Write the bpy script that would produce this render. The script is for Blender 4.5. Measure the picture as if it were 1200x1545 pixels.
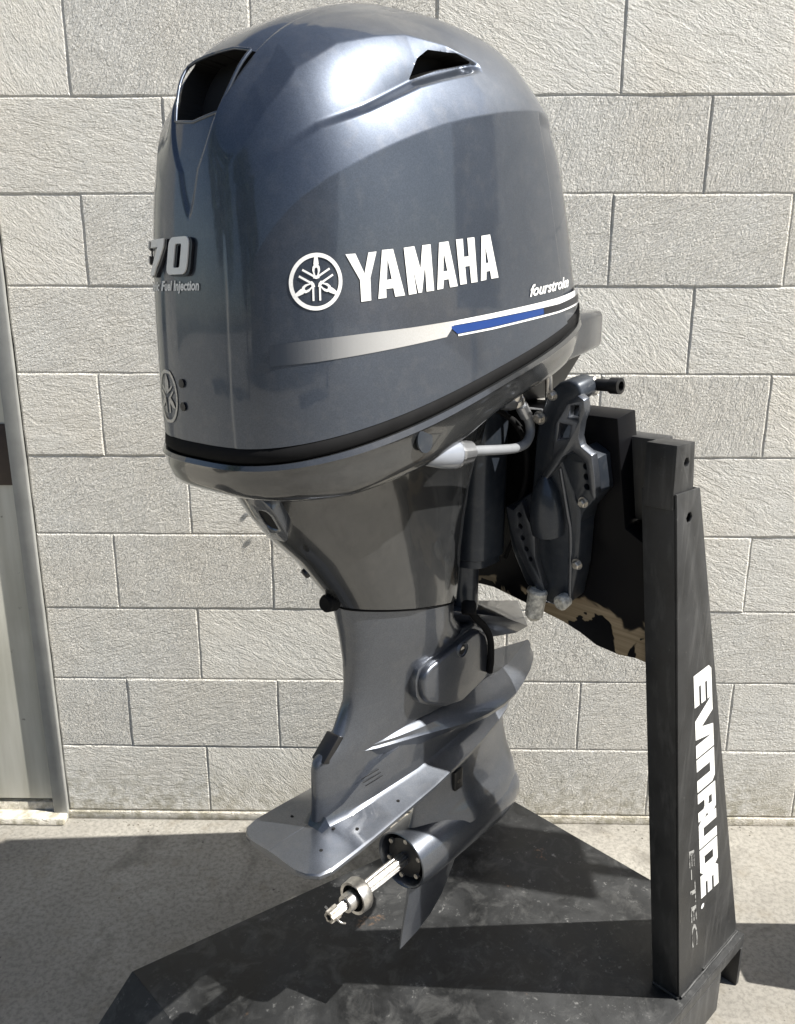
import bpy, bmesh, math, random
import numpy as np
from mathutils import Vector, Matrix
R = math.radians
random.seed(7)
for o in list(bpy.data.objects):
    bpy.data.objects.remove(o)
SC = bpy.context.scene
COL = SC.collection

# ------------------------------------------------------------------ camera, sky, sun, exposure
cam = bpy.data.cameras.new('camera')
camo = bpy.data.objects.new('camera', cam)
COL.objects.link(camo)
cam.sensor_fit = 'VERTICAL'
cam.sensor_height = 24.0
cam.lens = 24.0 * 1189.7 / 1545.0
cam.clip_start = 0.02
cam.clip_end = 400
YAW, PIT, ROL = -0.0155, -0.2604, 0.0013
_f = Vector((math.sin(YAW) * math.cos(PIT), math.cos(YAW) * math.cos(PIT), math.sin(PIT)))
_r = Vector((math.cos(YAW), -math.sin(YAW), 0))
_u = _r.cross(_f)
_r2 = _r * math.cos(ROL) + _u * math.sin(ROL)
_u2 = -_r * math.sin(ROL) + _u * math.cos(ROL)
m = Matrix((_r2, _u2, -_f)).transposed().to_4x4()
m.translation = Vector((0.7586, -1.9225, 1.3862 + 0.026))
camo.matrix_world = m
SC.camera = camo

SUN_AZ, SUN_EL = -11.0, 47.0       # degrees from +X (negative: towards the camera side), elevation
sd = Vector((math.cos(R(SUN_EL)) * math.cos(R(SUN_AZ)), math.cos(R(SUN_EL)) * math.sin(R(SUN_AZ)), math.sin(R(SUN_EL))))
sun = bpy.data.lights.new('sun', 'SUN')
sun.energy = 5.0
sun.angle = R(0.53)
sun.color = (1.0, 0.965, 0.90)
suno = bpy.data.objects.new('sun', sun)
COL.objects.link(suno)
suno.rotation_euler = sd.to_track_quat('Z', 'Y').to_euler()
suno.location = (3, -3, 6)
w = bpy.data.worlds.new('World')
SC.world = w
w.use_nodes = True
nt = w.node_tree
for n in list(nt.nodes):
    nt.nodes.remove(n)
sky = nt.nodes.new('ShaderNodeTexSky')
sky.sky_type = 'NISHITA'
sky.sun_disc = False
sky.sun_elevation = R(SUN_EL)
sky.sun_rotation = math.atan2(sd.x, sd.y)
sky.dust_density = 1.5
bg = nt.nodes.new('ShaderNodeBackground')
bg.inputs['Strength'].default_value = 0.062
wo = nt.nodes.new('ShaderNodeOutputWorld')
nt.links.new(sky.outputs[0], bg.inputs[0])
nt.links.new(bg.outputs[0], wo.inputs[0])
SC.view_settings.view_transform = 'Standard'
SC.view_settings.look = 'None'
SC.view_settings.exposure = 1.0
SC.view_settings.gamma = 1
SC.view_settings.use_curve_mapping = False
SC.render.engine = 'CYCLES'

# ------------------------------------------------------------------ materials
class NT:
    def __init__(s, name):
        s.m = bpy.data.materials.new(name); s.m.use_nodes = True
        s.t = s.m.node_tree; s.b = s.t.nodes['Principled BSDF']
    def n(s, typ, **k):
        nd = s.t.nodes.new(typ)
        for a, v in k.items():
            if a.startswith('i_'):
                key = a[2:]
                key = int(key) if key.isdigit() else key.replace('_', ' ')
                nd.inputs[key].default_value = v
            else:
                setattr(nd, a, v)
        return nd
    def l(s, a, b): s.t.links.new(a, b)
    def coord(s, kind='Object', scale=(1, 1, 1), rot=(0, 0, 0)):
        tc = s.n('ShaderNodeTexCoord'); mp = s.n('ShaderNodeMapping')
        mp.inputs['Scale'].default_value = scale; mp.inputs['Rotation'].default_value = rot
        s.l(tc.outputs[kind], mp.inputs[0]); return mp.outputs[0]
    def noise(s, vec, scale, detail=4, rough=.55, dist=0.0):
        nd = s.n('ShaderNodeTexNoise', i_Scale=scale, i_Detail=detail, i_Roughness=rough, i_Distortion=dist)
        s.l(vec, nd.inputs['Vector']); return nd.outputs['Fac']
    def ramp(s, fac, stops):
        r = s.n('ShaderNodeValToRGB'); e = r.color_ramp.elements
        while len(e) < len(stops): e.new(0.5)
        for i, (p, c) in enumerate(stops):
            e[i].position = p
            e[i].color = (c, c, c, 1) if not hasattr(c, '__len__') else (*c, 1)
        s.l(fac, r.inputs[0]); return r.outputs[0]
    def mix(s, f, a, b, mode='MIX'):
        x = s.n('ShaderNodeMix', data_type='RGBA', blend_type=mode)
        for sock, v in ((x.inputs['Factor'], f), (x.inputs['A'], a), (x.inputs['B'], b)):
            if hasattr(v, 'is_output'): s.l(v, sock)
            elif hasattr(v, '__len__'): sock.default_value = (*v, 1)
            else: sock.default_value = v
        return x.outputs['Result']
    def bump(s, h, strength, dist=0.002, normal=None):
        b = s.n('ShaderNodeBump', i_Strength=strength, i_Distance=dist)
        s.l(h, b.inputs['Height'])
        if normal: s.l(normal, b.inputs['Normal'])
        return b.outputs[0]
    def math(s, op, a, b=0.0):
        x = s.n('ShaderNodeMath', operation=op)
        for i, v in enumerate((a, b)):
            if hasattr(v, 'is_output'): s.l(v, x.inputs[i])
            else: x.inputs[i].default_value = v
        return x.outputs[0]
    def set(s, **k):
        for a, v in k.items():
            sock = s.b.inputs[a.replace('_', ' ')]
            if hasattr(v, 'is_output'): s.l(v, sock)
            elif hasattr(v, '__len__') and len(v) == 3: sock.default_value = (*v, 1)
            else: sock.default_value = v
        return s.m

def simple(name, col, rough=.5, metal=0.0, var=.15, coat=0.0, nscale=30, bump=0.0):
    t = NT(name); v = t.coord(); n = t.noise(v, nscale, 5)
    lo = tuple(c * (1 - var) for c in col); hi = tuple(min(1, c * (1 + var)) for c in col)
    k = dict(Base_Color=t.ramp(n, [(.3, lo), (.7, hi)]), Roughness=rough, Metallic=metal, Coat_Weight=coat)
    if bump: k['Normal'] = t.bump(n, bump)
    return t.set(**k)

def wall_mat(name, base, per_block=True):
    t = NT(name)
    tc = t.n('ShaderNodeTexCoord'); oi = t.n('ShaderNodeObjectInfo')
    off = t.n('ShaderNodeVectorMath', operation='SCALE'); off.inputs['Scale'].default_value = 37.0
    cmb = t.n('ShaderNodeCombineXYZ')
    for i in range(3): t.l(oi.outputs['Random'], cmb.inputs[i])
    t.l(cmb.outputs[0], off.inputs[0])
    add = t.n('ShaderNodeVectorMath', operation='ADD'); t.l(tc.outputs['Object'], add.inputs[0]); t.l(off.outputs[0], add.inputs[1])
    # brush/trowel strokes: strongly stretched noise, turned by a slow random angle per block
    rot = t.n('ShaderNodeVectorRotate', rotation_type='Y_AXIS'); t.l(add.outputs[0], rot.inputs['Vector'])
    ang = t.math('MULTIPLY', t.math('SUBTRACT', oi.outputs['Random'], .5), 2.4)
    t.l(ang, rot.inputs['Angle'])
    mp = t.n('ShaderNodeMapping'); mp.inputs['Scale'].default_value = (.30, 1, 1.0); t.l(rot.outputs[0], mp.inputs[0])
    stroke = t.noise(mp.outputs[0], 230, 3, .6, 1.2)
    lump = t.noise(add.outputs[0], 190, 5, .7)
    big = t.noise(add.outputs[0], 22, 4, .6)
    vor = t.n('ShaderNodeTexVoronoi', feature='F1', i_Scale=52.0); t.l(add.outputs[0], vor.inputs['Vector'])
    pit = t.ramp(vor.outputs['Distance'], [(0.02, 0.0), (.13, 1.0)])
    pitm = t.ramp(big, [(.60, 1.0), (.68, 0.0)])
    pits = t.mix(pitm, pit, (1, 1, 1))
    h = t.mix(.5, t.ramp(stroke, [(.3, 0.0), (.7, 1.0)]), t.ramp(lump, [(.25, 0.0), (.75, 1.0)]))
    h = t.mix(.12, h, big)
    trow = t.noise(mp.outputs[0], 38, 2, .5, 1.5)
    h = t.mix(.20, h, t.ramp(trow, [(.44, 0.0), (.52, 1.0)]))
    h = t.mix(.08, h, pits, 'MULTIPLY')
    wc = t.n('ShaderNodeNewGeometry')
    wn = t.noise(wc.outputs['Position'], 3.2, 4)
    fine = t.noise(add.outputs[0], 260, 3)
    c = t.mix(t.ramp(wn, [(.35, 0.0), (.7, .6)]), base, tuple(b * f for b, f in zip(base, (.97, .91, .83))))
    c = t.mix(t.math('MULTIPLY', oi.outputs['Random'], .20), c, tuple(b * f for b, f in zip(base, (.80, .80, .82))))
    c = t.mix(t.ramp(fine, [(.35, .28), (.6, 0.0)]), c, (.36, .35, .30))
    # damp dirt creeping up from the ground
    sep = t.n('ShaderNodeSeparateXYZ'); t.l(wc.outputs['Position'], sep.inputs[0])
    hz = t.math('ADD', sep.outputs['Z'], t.math('MULTIPLY', wn, .22))
    dm = t.ramp(hz, [(.09, .75), (.30, 0.0)])
    dirtn = t.ramp(t.noise(add.outputs[0], 45, 5), [(.42, 0.0), (.62, 1.0)])
    c = t.mix(t.math('MULTIPLY', dm, dirtn), c, (.30, .27, .17))
    return t.set(Base_Color=c, Roughness=.62, Normal=t.bump(h, 1.0, .0070))

M = {}
M['block'] = wall_mat('white_painted_block', (.90, .88, .815))
M['mortar'] = wall_mat('white_painted_mortar', (.84, .80, .71))

def concrete():
    t = NT('weathered_concrete'); g = t.n('ShaderNodeNewGeometry'); P = g.outputs['Position']
    a = t.noise(P, 2.2, 6, .6); b = t.noise(P, 90, 6, .7); c3 = t.noise(P, 14, 5, .6)
    c = t.mix(t.ramp(a, [(.35, 0.0), (.65, 1.0)]), (.235, .222, .195), (.335, .318, .28))
    c = t.mix(t.ramp(b, [(.36, .55), (.56, 0.0)]), c, (.10, .093, .08))
    c = t.mix(t.ramp(c3, [(.55, 0.0), (.75, .45)]), c, (.17, .145, .105))
    v = t.n('ShaderNodeTexVoronoi', i_Scale=21.0); t.l(P, v.inputs['Vector'])
    pm = t.math('MULTIPLY', t.ramp(v.outputs['Distance'], [(.03, 1.0), (.075, 0.0)]), t.ramp(t.noise(P, 6.5, 2), [(.52, 0.0), (.56, 1.0)]))
    c = t.mix(pm, c, (.06, .055, .05))
    blot = t.ramp(t.noise(P, 4.3, 5, .62, .5), [(.54, 0.0), (.66, .55)])
    c = t.mix(blot, c, (.10, .092, .078))
    # ochre stain along the wall foot
    sep = t.n('ShaderNodeSeparateXYZ'); t.l(P, sep.inputs[0])
    st = t.math('MULTIPLY', t.ramp(sep.outputs['Y'], [(0.0, 0.0), (.5, 0.0)]), 1.0)
    return t.set(Base_Color=c, Roughness=.85, Normal=t.bump(t.mix(.5, b, a), .5, .004))
M['concrete'] = concrete()

def motor_paint(name='grey_blue_metallic_paint', col=(.056, .068, .091), rough=.37, metal=.72, coat=.85):
    t = NT(name); v = t.coord()
    fl = t.n('ShaderNodeTexVoronoi', i_Scale=900.0); t.l(v, fl.inputs['Vector'])
    fm = t.ramp(t.n('ShaderNodeSeparateColor').outputs[0], [(0, 0.0), (1, 1.0)])
    sc = t.t.nodes[-2] if False else None
    a = t.noise(v, 7, 4); s = t.noise(v, 60, 5)
    hi = tuple(c * 1.5 for c in col)
    sepc = t.n('ShaderNodeSeparateColor'); t.l(fl.outputs['Color'], sepc.inputs[0])
    c = t.mix(t.math('MULTIPLY', sepc.outputs[0], .55), col, hi)
    c = t.mix(t.ramp(s, [(.5, 0.0), (.8, .12)]), c, (.25, .24, .23))
    r = t.ramp(a, [(.3, rough * .85), (.7, rough * 1.25)])
    return t.set(Base_Color=c, Metallic=metal, Roughness=r, Coat_Weight=coat, Coat_Roughness=t.ramp(s, [(.3, .035), (.8, .09)]), Coat_IOR=1.5)
M['paint'] = motor_paint()
M['paint_leg'] = motor_paint('grey_metallic_leg_paint', (.080, .088, .104), .33, .75, .8)
M['paint_case'] = motor_paint('dark_grey_casing_paint', (.054, .056, .058), .20, .6, 1.0)
M['paint_dark'] = motor_paint('dark_bracket_paint', (.026, .032, .042), .35, .4, .3)
M['alu'] = simple('worn_bright_alloy', (.42, .43, .45), .32, .9, .2)
M['steel'] = simple('machined_steel', (.60, .58, .55), .34, 1.0, .25, nscale=120)
M['steel_worn'] = simple('worn_cast_steel', (.50, .47, .42), .5, .8, .45, nscale=160, bump=.4)
M['black'] = simple('black_plastic', (.006, .006, .007), .35, 0, .2)
M['void'] = simple('matte_black_void', (.002, .002, .002), .9, 0, .0)
M['rubber'] = simple('black_rubber', (.006, .006, .0065), .6, 0, .3)
def worn_letters(name, col, lo, hi):
    t = NT(name); v = t.coord(); n = t.noise(v, 55, 7, .75)
    c = t.mix(t.ramp(n, [(lo, 1.0), (hi, 0.0)]), col, (.035, .035, .035))
    return t.set(Base_Color=c, Roughness=.5)
M['worn_white'] = worn_letters('worn_white_paint', (.74, .74, .72), .33, .37)
M['worn_grey'] = worn_letters('mostly_worn_grey_paint', (.30, .30, .29), .44, .52)
t_ = M['rubber'].node_tree.nodes['Principled BSDF']; t_.inputs['Roughness'].default_value = .8; t_.inputs['Specular IOR Level'].default_value = .15
M['badge'] = simple('light_silver_badge', (.72, .72, .71), .35, .1, .05)
M['decal_white'] = simple('white_vinyl_lettering', (.74, .74, .73), .4, 0, .10, nscale=400)
M['decal_silver'] = simple('silver_vinyl', (.50, .49, .47), .35, .5, .18, nscale=500)
M['decal_blue'] = simple('blue_vinyl', (.006, .040, .19), .3, 0, .05)
M['decal_black'] = simple('black_vinyl', (.008, .009, .014), .3, 0, .05)
M['rail'] = simple('chalky_anode', (.60, .58, .52), .75, .2, .5, nscale=140, bump=.6)
M['hose'] = simple('grey_rubber_hose', (.24, .25, .265), .38, .15, .1)
M['cone'] = simple('pale_grey_plastic', (.26, .28, .32), .28, .2, .06, coat=.5)

def faded_stripe():
    t = NT('fading_silver_stripe'); tc = t.n('ShaderNodeTexCoord'); sp = t.n('ShaderNodeSeparateXYZ'); t.l(tc.outputs['Object'], sp.inputs[0])
    f = t.ramp(t.math('ADD', t.math('MULTIPLY', sp.outputs['X'], 2.2), 1.0), [(.27, 0.0), (.42, .42), (.85, 1.0)])
    nz = t.noise(tc.outputs['Object'], 700, 2)
    f2 = t.ramp(t.math('ADD', t.math('MULTIPLY', sp.outputs['X'], 2.2), 1.0), [(.28, .72), (.5, .3)])
    c = t.mix(f, (.056, .068, .091), (.70, .69, .67))
    c = t.mix(t.math('MULTIPLY', f, t.ramp(nz, [(.4, 0.0), (.6, .35)])), c, (.33, .32, .30))
    return t.set(Base_Color=c, Roughness=.38, Metallic=f2, Coat_Weight=.8, Coat_Roughness=.05)
M['stripe'] = faded_stripe()

def black_steel():
    t = NT('scuffed_black_stand_paint'); v = t.coord()
    a = t.noise(v, 9, 6, .65); b = t.noise(v, 70, 6, .7)
    mp = t.n('ShaderNodeMapping'); mp.inputs['Scale'].default_value = (14, 14, 1.2); t.l(v, mp.inputs[0])
    st = t.noise(mp.outputs[0], 5, 5, .6)
    c = t.mix(t.ramp(a, [(.35, 0.0), (.75, .8)]), (.018, .0185, .019), (.050, .0505, .051))
    c = t.mix(t.ramp(st, [(.52, 0.0), (.78, .45)]), c, (.110, .110, .108))
    c = t.mix(t.ramp(b, [(.64, 0.0), (.78, .6)]), c, (.16, .158, .15))
    c = t.mix(t.math('MULTIPLY', t.ramp(b, [(.24, 1.0), (.3, 0.0)]), .8), c, (.012, .012, .012))
    return t.set(Base_Color=c, Roughness=t.ramp(a, [(.3, .34), (.7, .58)]), Specular_IOR_Level=.35, Metallic=0.0, Normal=t.bump(b, .25, .001))
M['stand'] = black_steel()

def plate_mat():
    t = NT('scuffed_dirty_plate'); v = t.coord()
    a = t.noise(v, 5.5, 7, .7, .4); b = t.noise(v, 60, 7, .75); g = t.noise(v, 19, 6, .7, .6)
    c = t.mix(t.ramp(a, [(.38, 0.0), (.66, 1.0)]), (.007, .0075, .008), (.034, .035, .036))
    c = t.mix(t.ramp(g, [(.50, 0.0), (.78, .5)]), c, (.12, .12, .117))
    c = t.mix(t.math('MULTIPLY', t.ramp(b, [(.58, 0.0), (.72, .8)]), t.ramp(a, [(.45, .08), (.62, 1.0)])), c, (.30, .30, .29))
    rust = t.math('MULTIPLY', t.ramp(t.noise(v, 8.5, 5, .6), [(.66, 0.0), (.72, .8)]), t.ramp(b, [(.50, 0.0), (.6, 1.0)]))
    c = t.mix(rust, c, (.20, .115, .06))
    return t.set(Base_Color=c, Specular_IOR_Level=.35, Roughness=t.ramp(a, [(.35, .36), (.65, .7)]), Normal=t.bump(b, .3, .001))
M['plate'] = plate_mat()

def wood_mat():
    t = NT('chipped_black_paint_on_wood'); tc = t.n('ShaderNodeTexCoord'); v = tc.outputs['Object']
    sp = t.n('ShaderNodeSeparateXYZ'); t.l(v, sp.inputs[0])
    n = t.noise(v, 13, 3, .5, .6); n2 = t.noise(v, 9.5, 4, .55, .5)
    l1 = t.ramp(t.math('SUBTRACT', t.math('MULTIPLY', n, .16), sp.outputs['Z']), [(.050, 0.0), (.056, 1.0)])
    lim = t.math('MULTIPLY', l1, t.ramp(n2, [(.495, 0.0), (.502, 1.0)]))
    gr = t.n('ShaderNodeMapping'); gr.inputs['Scale'].default_value = (3, 3, 90); t.l(v, gr.inputs[0])
    gn = t.noise(gr.outputs[0], 2, 4)
    wood = t.ramp(gn, [(.3, (.20, .155, .10)), (.7, (.34, .275, .19))])
    c = t.mix(lim, (.006, .006, .007), wood)
    return t.set(Base_Color=c, Specular_IOR_Level=.08, Roughness=t.ramp(lim, [(0, .3), (1, .85)]), Normal=t.bump(lim, -.6, .002))
M['wood'] = wood_mat()

def door_mat():
    t = NT('dirty_grey_door_paint'); v = t.coord()
    mp = t.n('ShaderNodeMapping'); mp.inputs['Scale'].default_value = (9, 9, .9); t.l(v, mp.inputs[0])
    a = t.noise(mp.outputs[0], 3, 4); b = t.noise(v, 28, 6, .7); d = t.noise(v, 3, 4)
    c = t.mix(t.ramp(a, [(.35, 0.0), (.7, 1.0)]), (.50, .49, .42), (.64, .63, .56))
    c = t.mix(t.ramp(b, [(.66, 0.0), (.72, .8)]), c, (.12, .11, .09))
    c = t.mix(t.ramp(d, [(.5, 0.0), (.75, .5)]), c, (.34, .34, .28))
    return t.set(Base_Color=c, Roughness=.5)
M['door'] = door_mat()
M['frame'] = simple('grey_frame_paint', (.31, .312, .295), .5, 0, .12, nscale=18)
M['brown'] = simple('brown_hinge_paint', (.035, .022, .016), .5, 0, .2)
M['leaf'] = simple('leaf_green', (.055, .09, .03), .6, 0, .4)
M['bark'] = simple('bark_brown', (.10, .075, .05), .9, 0, .3)
M['render_wall'] = simple('cream_render', (.42, .40, .35), .8, 0, .1, nscale=4)
M['roofing'] = simple('grey_roof_sheet', (.22, .22, .22), .6, 0, .2)
M['glass'] = simple('dark_window_glass', (.02, .025, .03), .08, 0, .1)

# ------------------------------------------------------------------ object helpers
def tag(o, label=None, cat=None, group=None, kind=None):
    if label: o['label'] = label
    if cat: o['category'] = cat
    if group: o['group'] = group
    if kind: o['kind'] = kind
    return o
def empty(name, loc, rz=0):
    o = bpy.data.objects.new(name, None); COL.objects.link(o)
    o.empty_display_size = .05
    o.location = loc; o.rotation_euler = (0, 0, rz); return o
def link(name, me, mat, parent=None, smooth=False, sharp=None):
    me.materials.clear()
    for mm in (mat if isinstance(mat, (list, tuple)) else [mat]): me.materials.append(mm)
    if smooth:
        me.polygons.foreach_set('use_smooth', [True] * len(me.polygons))
        if sharp: me.set_sharp_from_angle(angle=R(sharp))
    o = bpy.data.objects.new(name, me); COL.objects.link(o)
    if parent: o.parent = parent
    return o
def from_py(name, vs, fs, mat, parent=None, smooth=False, sharp=None, mi=None):
    me = bpy.data.meshes.new(name); me.from_pydata([tuple(v) for v in vs], [], fs); me.validate(); me.update()
    o = link(name, me, mat, parent, smooth, sharp)
    if mi is not None: me.polygons.foreach_set('material_index', mi)
    fixn(me); return o
def fixn(me):
    b = bmesh.new(); b.from_mesh(me); bmesh.ops.recalc_face_normals(b, faces=b.faces); b.to_mesh(me); b.free()
def bevelled(bm, w, seg=2, ang=30):
    es = [e for e in bm.edges if len(e.link_faces) == 2 and e.calc_face_angle(0) > R(ang)]
    if w > 0 and es: bmesh.ops.bevel(bm, geom=es, offset=w, segments=seg, affect='EDGES', profile=.5, clamp_overlap=True)
def bmobj(name, bm, mat, parent=None, bev=0, seg=2, smooth=True, sharp=35):
    bmesh.ops.remove_doubles(bm, verts=bm.verts, dist=1e-6)
    bmesh.ops.recalc_face_normals(bm, faces=bm.faces)
    bevelled(bm, bev, seg)
    me = bpy.data.meshes.new(name); bm.to_mesh(me); bm.free()
    return link(name, me, mat, parent, smooth, sharp)
def hexa(bm, P):
    """P: 8 points, bottom ring 0-3, top ring 4-7"""
    v = [bm.verts.new(p) for p in P]
    for f in ((0, 3, 2, 1), (4, 5, 6, 7), (0, 1, 5, 4), (1, 2, 6, 5), (2, 3, 7, 6), (3, 0, 4, 7)): bm.faces.new([v[i] for i in f])
def box(bm, x0, x1, y0, y1, z0, z1):
    hexa(bm, [(x0, y0, z0), (x1, y0, z0), (x1, y1, z0), (x0, y1, z0), (x0, y0, z1), (x1, y0, z1), (x1, y1, z1), (x0, y1, z1)])
def fill2d(loops):
    """triangulated 2D region from an outer loop and holes (via a 2D curve)"""
    cu = bpy.data.curves.new('t', 'CURVE'); cu.dimensions = '2D'; cu.fill_mode = 'BOTH'
    for L in loops:
        s = cu.splines.new('POLY'); s.points.add(len(L) - 1)
        for i, p in enumerate(L): s.points[i].co = (p[0], p[1], 0, 1)
        s.use_cyclic_u = True
    o = bpy.data.objects.new('t', cu); COL.objects.link(o)
    me = bpy.data.meshes.new_from_object(o)
    vs = [tuple(v.co[:2]) for v in me.vertices]; fs = [tuple(p.vertices) for p in me.polygons]
    bpy.data.objects.remove(o); bpy.data.curves.remove(cu); bpy.data.meshes.remove(me)
    return vs, fs
def plate(name, loops, fn, h0, h1, mat, parent=None, bev=0.0, seg=2, smooth=True):
    """extrude a 2D region with holes; fn(a,b,h) -> 3D point"""
    bm = bmesh.new()
    for L in loops: pass
    def ring(L, h): return [bm.verts.new(fn(a, b, h)) for a, b in L]
    vs, fs = fill2d(loops)
    for h in (h0, h1):
        vv = [bm.verts.new(fn(a, b, h)) for a, b in vs]
        for f in fs:
            try: bm.faces.new([vv[i] for i in f])
            except ValueError: pass
    for L in loops:
        A = ring(L, h0); B = ring(L, h1); n = len(L)
        for i in range(n): bm.faces.new((A[i], A[(i + 1) % n], B[(i + 1) % n], B[i]))
    bmesh.ops.remove_doubles(bm, verts=bm.verts, dist=1e-5)
    bmesh.ops.dissolve_limit(bm, angle_limit=R(.5), verts=bm.verts, edges=bm.edges)
    return bmobj(name, bm, mat, parent, bev, seg, smooth)
def circle(cx, cy, r, n=16, ph=0): return [(cx + r * math.cos(ph + 2 * math.pi * i / n), cy + r * math.sin(ph + 2 * math.pi * i / n)) for i in range(n)]
def lathe(name, prof, mat, parent, O, axis, n=40, smooth=True, sharp=35, caps=True, rmod=None):
    """prof: (t,r) along axis from O"""
    ax = Vector(axis).normalized(); O = Vector(O)
    a = ax.orthogonal().normalized(); b = ax.cross(a)
    vs, fs = [], []
    for t, r in prof:
        for i in range(n):
            th = 2 * math.pi * i / n; rr = r * (rmod(i) if rmod else 1)
            vs.append(O + ax * t + (a * math.cos(th) + b * math.sin(th)) * rr)
    for k in range(len(prof) - 1):
        for i in range(n): fs.append((k * n + i, k * n + (i + 1) % n, (k + 1) * n + (i + 1) % n, (k + 1) * n + i))
    if caps: fs.append(tuple(range(n))); fs.append(tuple(range((len(prof) - 1) * n, len(prof) * n)))
    return from_py(name, vs, fs, mat, parent, smooth, sharp)
def spline(pts, n=8):
    P = [Vector(p) for p in pts]; P = [P[0] * 2 - P[1]] + P + [P[-1] * 2 - P[-2]]; out = []
    for i in range(1, len(P) - 2):
        for k in range(n):
            t = k / n
            out.append(.5 * ((2 * P[i]) + (P[i + 1] - P[i - 1]) * t + (2 * P[i - 1] - 5 * P[i] + 4 * P[i + 1] - P[i + 2]) * t * t + (3 * P[i] - P[i - 1] - 3 * P[i + 1] + P[i + 2]) * t ** 3))
    out.append(P[-2]); return out
def tube(name, pts, r, mat, parent, n=14, smoothpath=True):
    P = spline(pts) if smoothpath else [Vector(p) for p in pts]
    vs, fs = [], []; up = None
    for i, p in enumerate(P):
        d = (P[min(i + 1, len(P) - 1)] - P[max(i - 1, 0)]).normalized()
        if up is None: up = d.orthogonal().normalized()
        up = (up - d * up.dot(d)).normalized(); s = d.cross(up)
        for k in range(n): th = 2 * math.pi * k / n; vs.append(p + (up * math.cos(th) + s * math.sin(th)) * r)
    for i in range(len(P) - 1):
        for k in range(n): fs.append((i * n + k, i * n + (k + 1) % n, (i + 1) * n + (k + 1) % n, (i + 1) * n + k))
    fs.append(tuple(range(n))); fs.append(tuple(range((len(P) - 1) * n, len(P) * n)))
    return from_py(name, vs, fs, mat, parent, True, 50)
def loft(name, rings, mat, parent, cap0=True, cap1=True, sharp=40):
    n = len(rings[0]); vs = [p for r in rings for p in r]; fs = []
    for k in range(len(rings) - 1):
        for i in range(n): fs.append((k * n + i, k * n + (i + 1) % n, (k + 1) * n + (i + 1) % n, (k + 1) * n + i))
    if cap0: fs.append(tuple(range(n)))
    if cap1: fs.append(tuple(range((len(rings) - 1) * n, len(rings) * n)))
    return from_py(name, vs, fs, mat, parent, True, sharp)

# ------------------------------------------------------------------ ground and wall
bm = bmesh.new()
xs = [-60, -8, -2, 4, 10, 60]; ys = [-60, -12, -4, .30, 4]
gv = [[bm.verts.new((x, y, 0)) for y in ys] for x in xs]
for i in range(len(xs) - 1):
    for j in range(len(ys) - 1): bm.faces.new((gv[i][j], gv[i + 1][j], gv[i + 1][j + 1], gv[i][j + 1]))
tag(bmobj('ground', bm, M['concrete'], smooth=False), kind='structure')

BW, BH = .406, .203
XD = -.197                      # edge of the wall at the door frame
wall = empty('block_wall', (1.2, .1, 0))
tag(wall, 'white painted concrete block wall with rough brushed surface behind the outboard motor', 'wall')
def wpart(o, p=wall): o.parent = p; o.matrix_parent_inverse = Matrix.Translation(p.location).inverted(); return o
bm = bmesh.new(); box(bm, XD + .004, 4.4, .0024, .20, 0, 3.28); box(bm, -4.2, -1.36, .0024, .20, 0, 3.28); box(bm, -1.36, XD + .004, .0075, .20, 2.27, 3.28)
wpart(bmobj('mortar_bed', bm, M['mortar'], smooth=False))
def block_mesh(wd, seed):
    rnd = random.Random(seed); bm = bmesh.new(); g = .0044
    nx, nz = max(2, int(wd / .034)), 6
    x0, x1, z0, z1 = g, wd - g, g, BH - g
    F = [[bm.verts.new((x0 + (x1 - x0) * i / nx + (rnd.uniform(-.0006, .0006) if 0 < i < nx else rnd.uniform(-.0010, .0010)),
                        rnd.uniform(-.0003, .0003), z0 + (z1 - z0) * j / nz + rnd.uniform(-.0009, .0009))) for j in range(nz + 1)] for i in range(nx + 1)]
    for i in range(nx):
        for j in range(nz): bm.faces.new((F[i][j], F[i + 1][j], F[i + 1][j + 1], F[i][j + 1]))
    edge = [e for e in bm.edges if e.is_boundary]
    r = bmesh.ops.extrude_edge_only(bm, edges=edge)
    cx, cz = wd / 2, BH / 2
    for v in [v for v in r['geom'] if isinstance(v, bmesh.types.BMVert)]:
        v.co.y += .0019; v.co.x += .0043 * (1 if v.co.x > cx and v.co.x > wd - .01 else -1 if v.co.x < .01 else 0); v.co.z += .0042 * (1 if v.co.z > BH - .01 else -1 if v.co.z < .01 else 0)
    edge = [e for e in bm.edges if e.is_boundary]
    r = bmesh.ops.extrude_edge_only(bm, edges=edge)
    for v in [v for v in r['geom'] if isinstance(v, bmesh.types.BMVert)]: v.co.y += .012
    bmesh.ops.recalc_face_normals(bm, faces=bm.faces)
    me = bpy.data.meshes.new('concrete_block'); bm.to_mesh(me); bm.free()
    for p in me.polygons: p.use_smooth = False
    if me.polygons[0].normal.y > 0: me.flip_normals()
    me.materials.append(M['block']); return me
FULL = [block_mesh(BW, i) for i in range(6)]
cache = {}
Z0 = .026
for row in range(16):
    k = 8 - row                                    # row index counted like the photo's courses
    z = Z0 + row * BH
    off = 0.0 if (row % 2 == 1) else BW / 2        # course 0 (lowest) has joints at half pitch
    for rng in ((XD, 4.3), (-4.1, -1.36)):
        x = off - 12 * BW
        while x < rng[1]:
            a, b = max(x, rng[0]), min(x + BW, rng[1])
            if b - a > .02:
                if row == 5 and abs(a - 3.5 * BW - 0) < .0: pass
                full = b - a > BW - .001
                if full: me = random.choice(FULL)
                else:
                    key = round(b - a, 3)
                    if key not in cache: cache[key] = block_mesh(b - a, len(cache) + 20)
                    me = cache[key]
                o = bpy.data.objects.new('concrete_block', me); COL.objects.link(o)
                o.location = (a, random.uniform(-.0012, .0012), z); wpart(o)
            x += BW
bm = bmesh.new(); box(bm, XD - .004, 4.3, -.0065, .0070, -.01, .0235)
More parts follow.
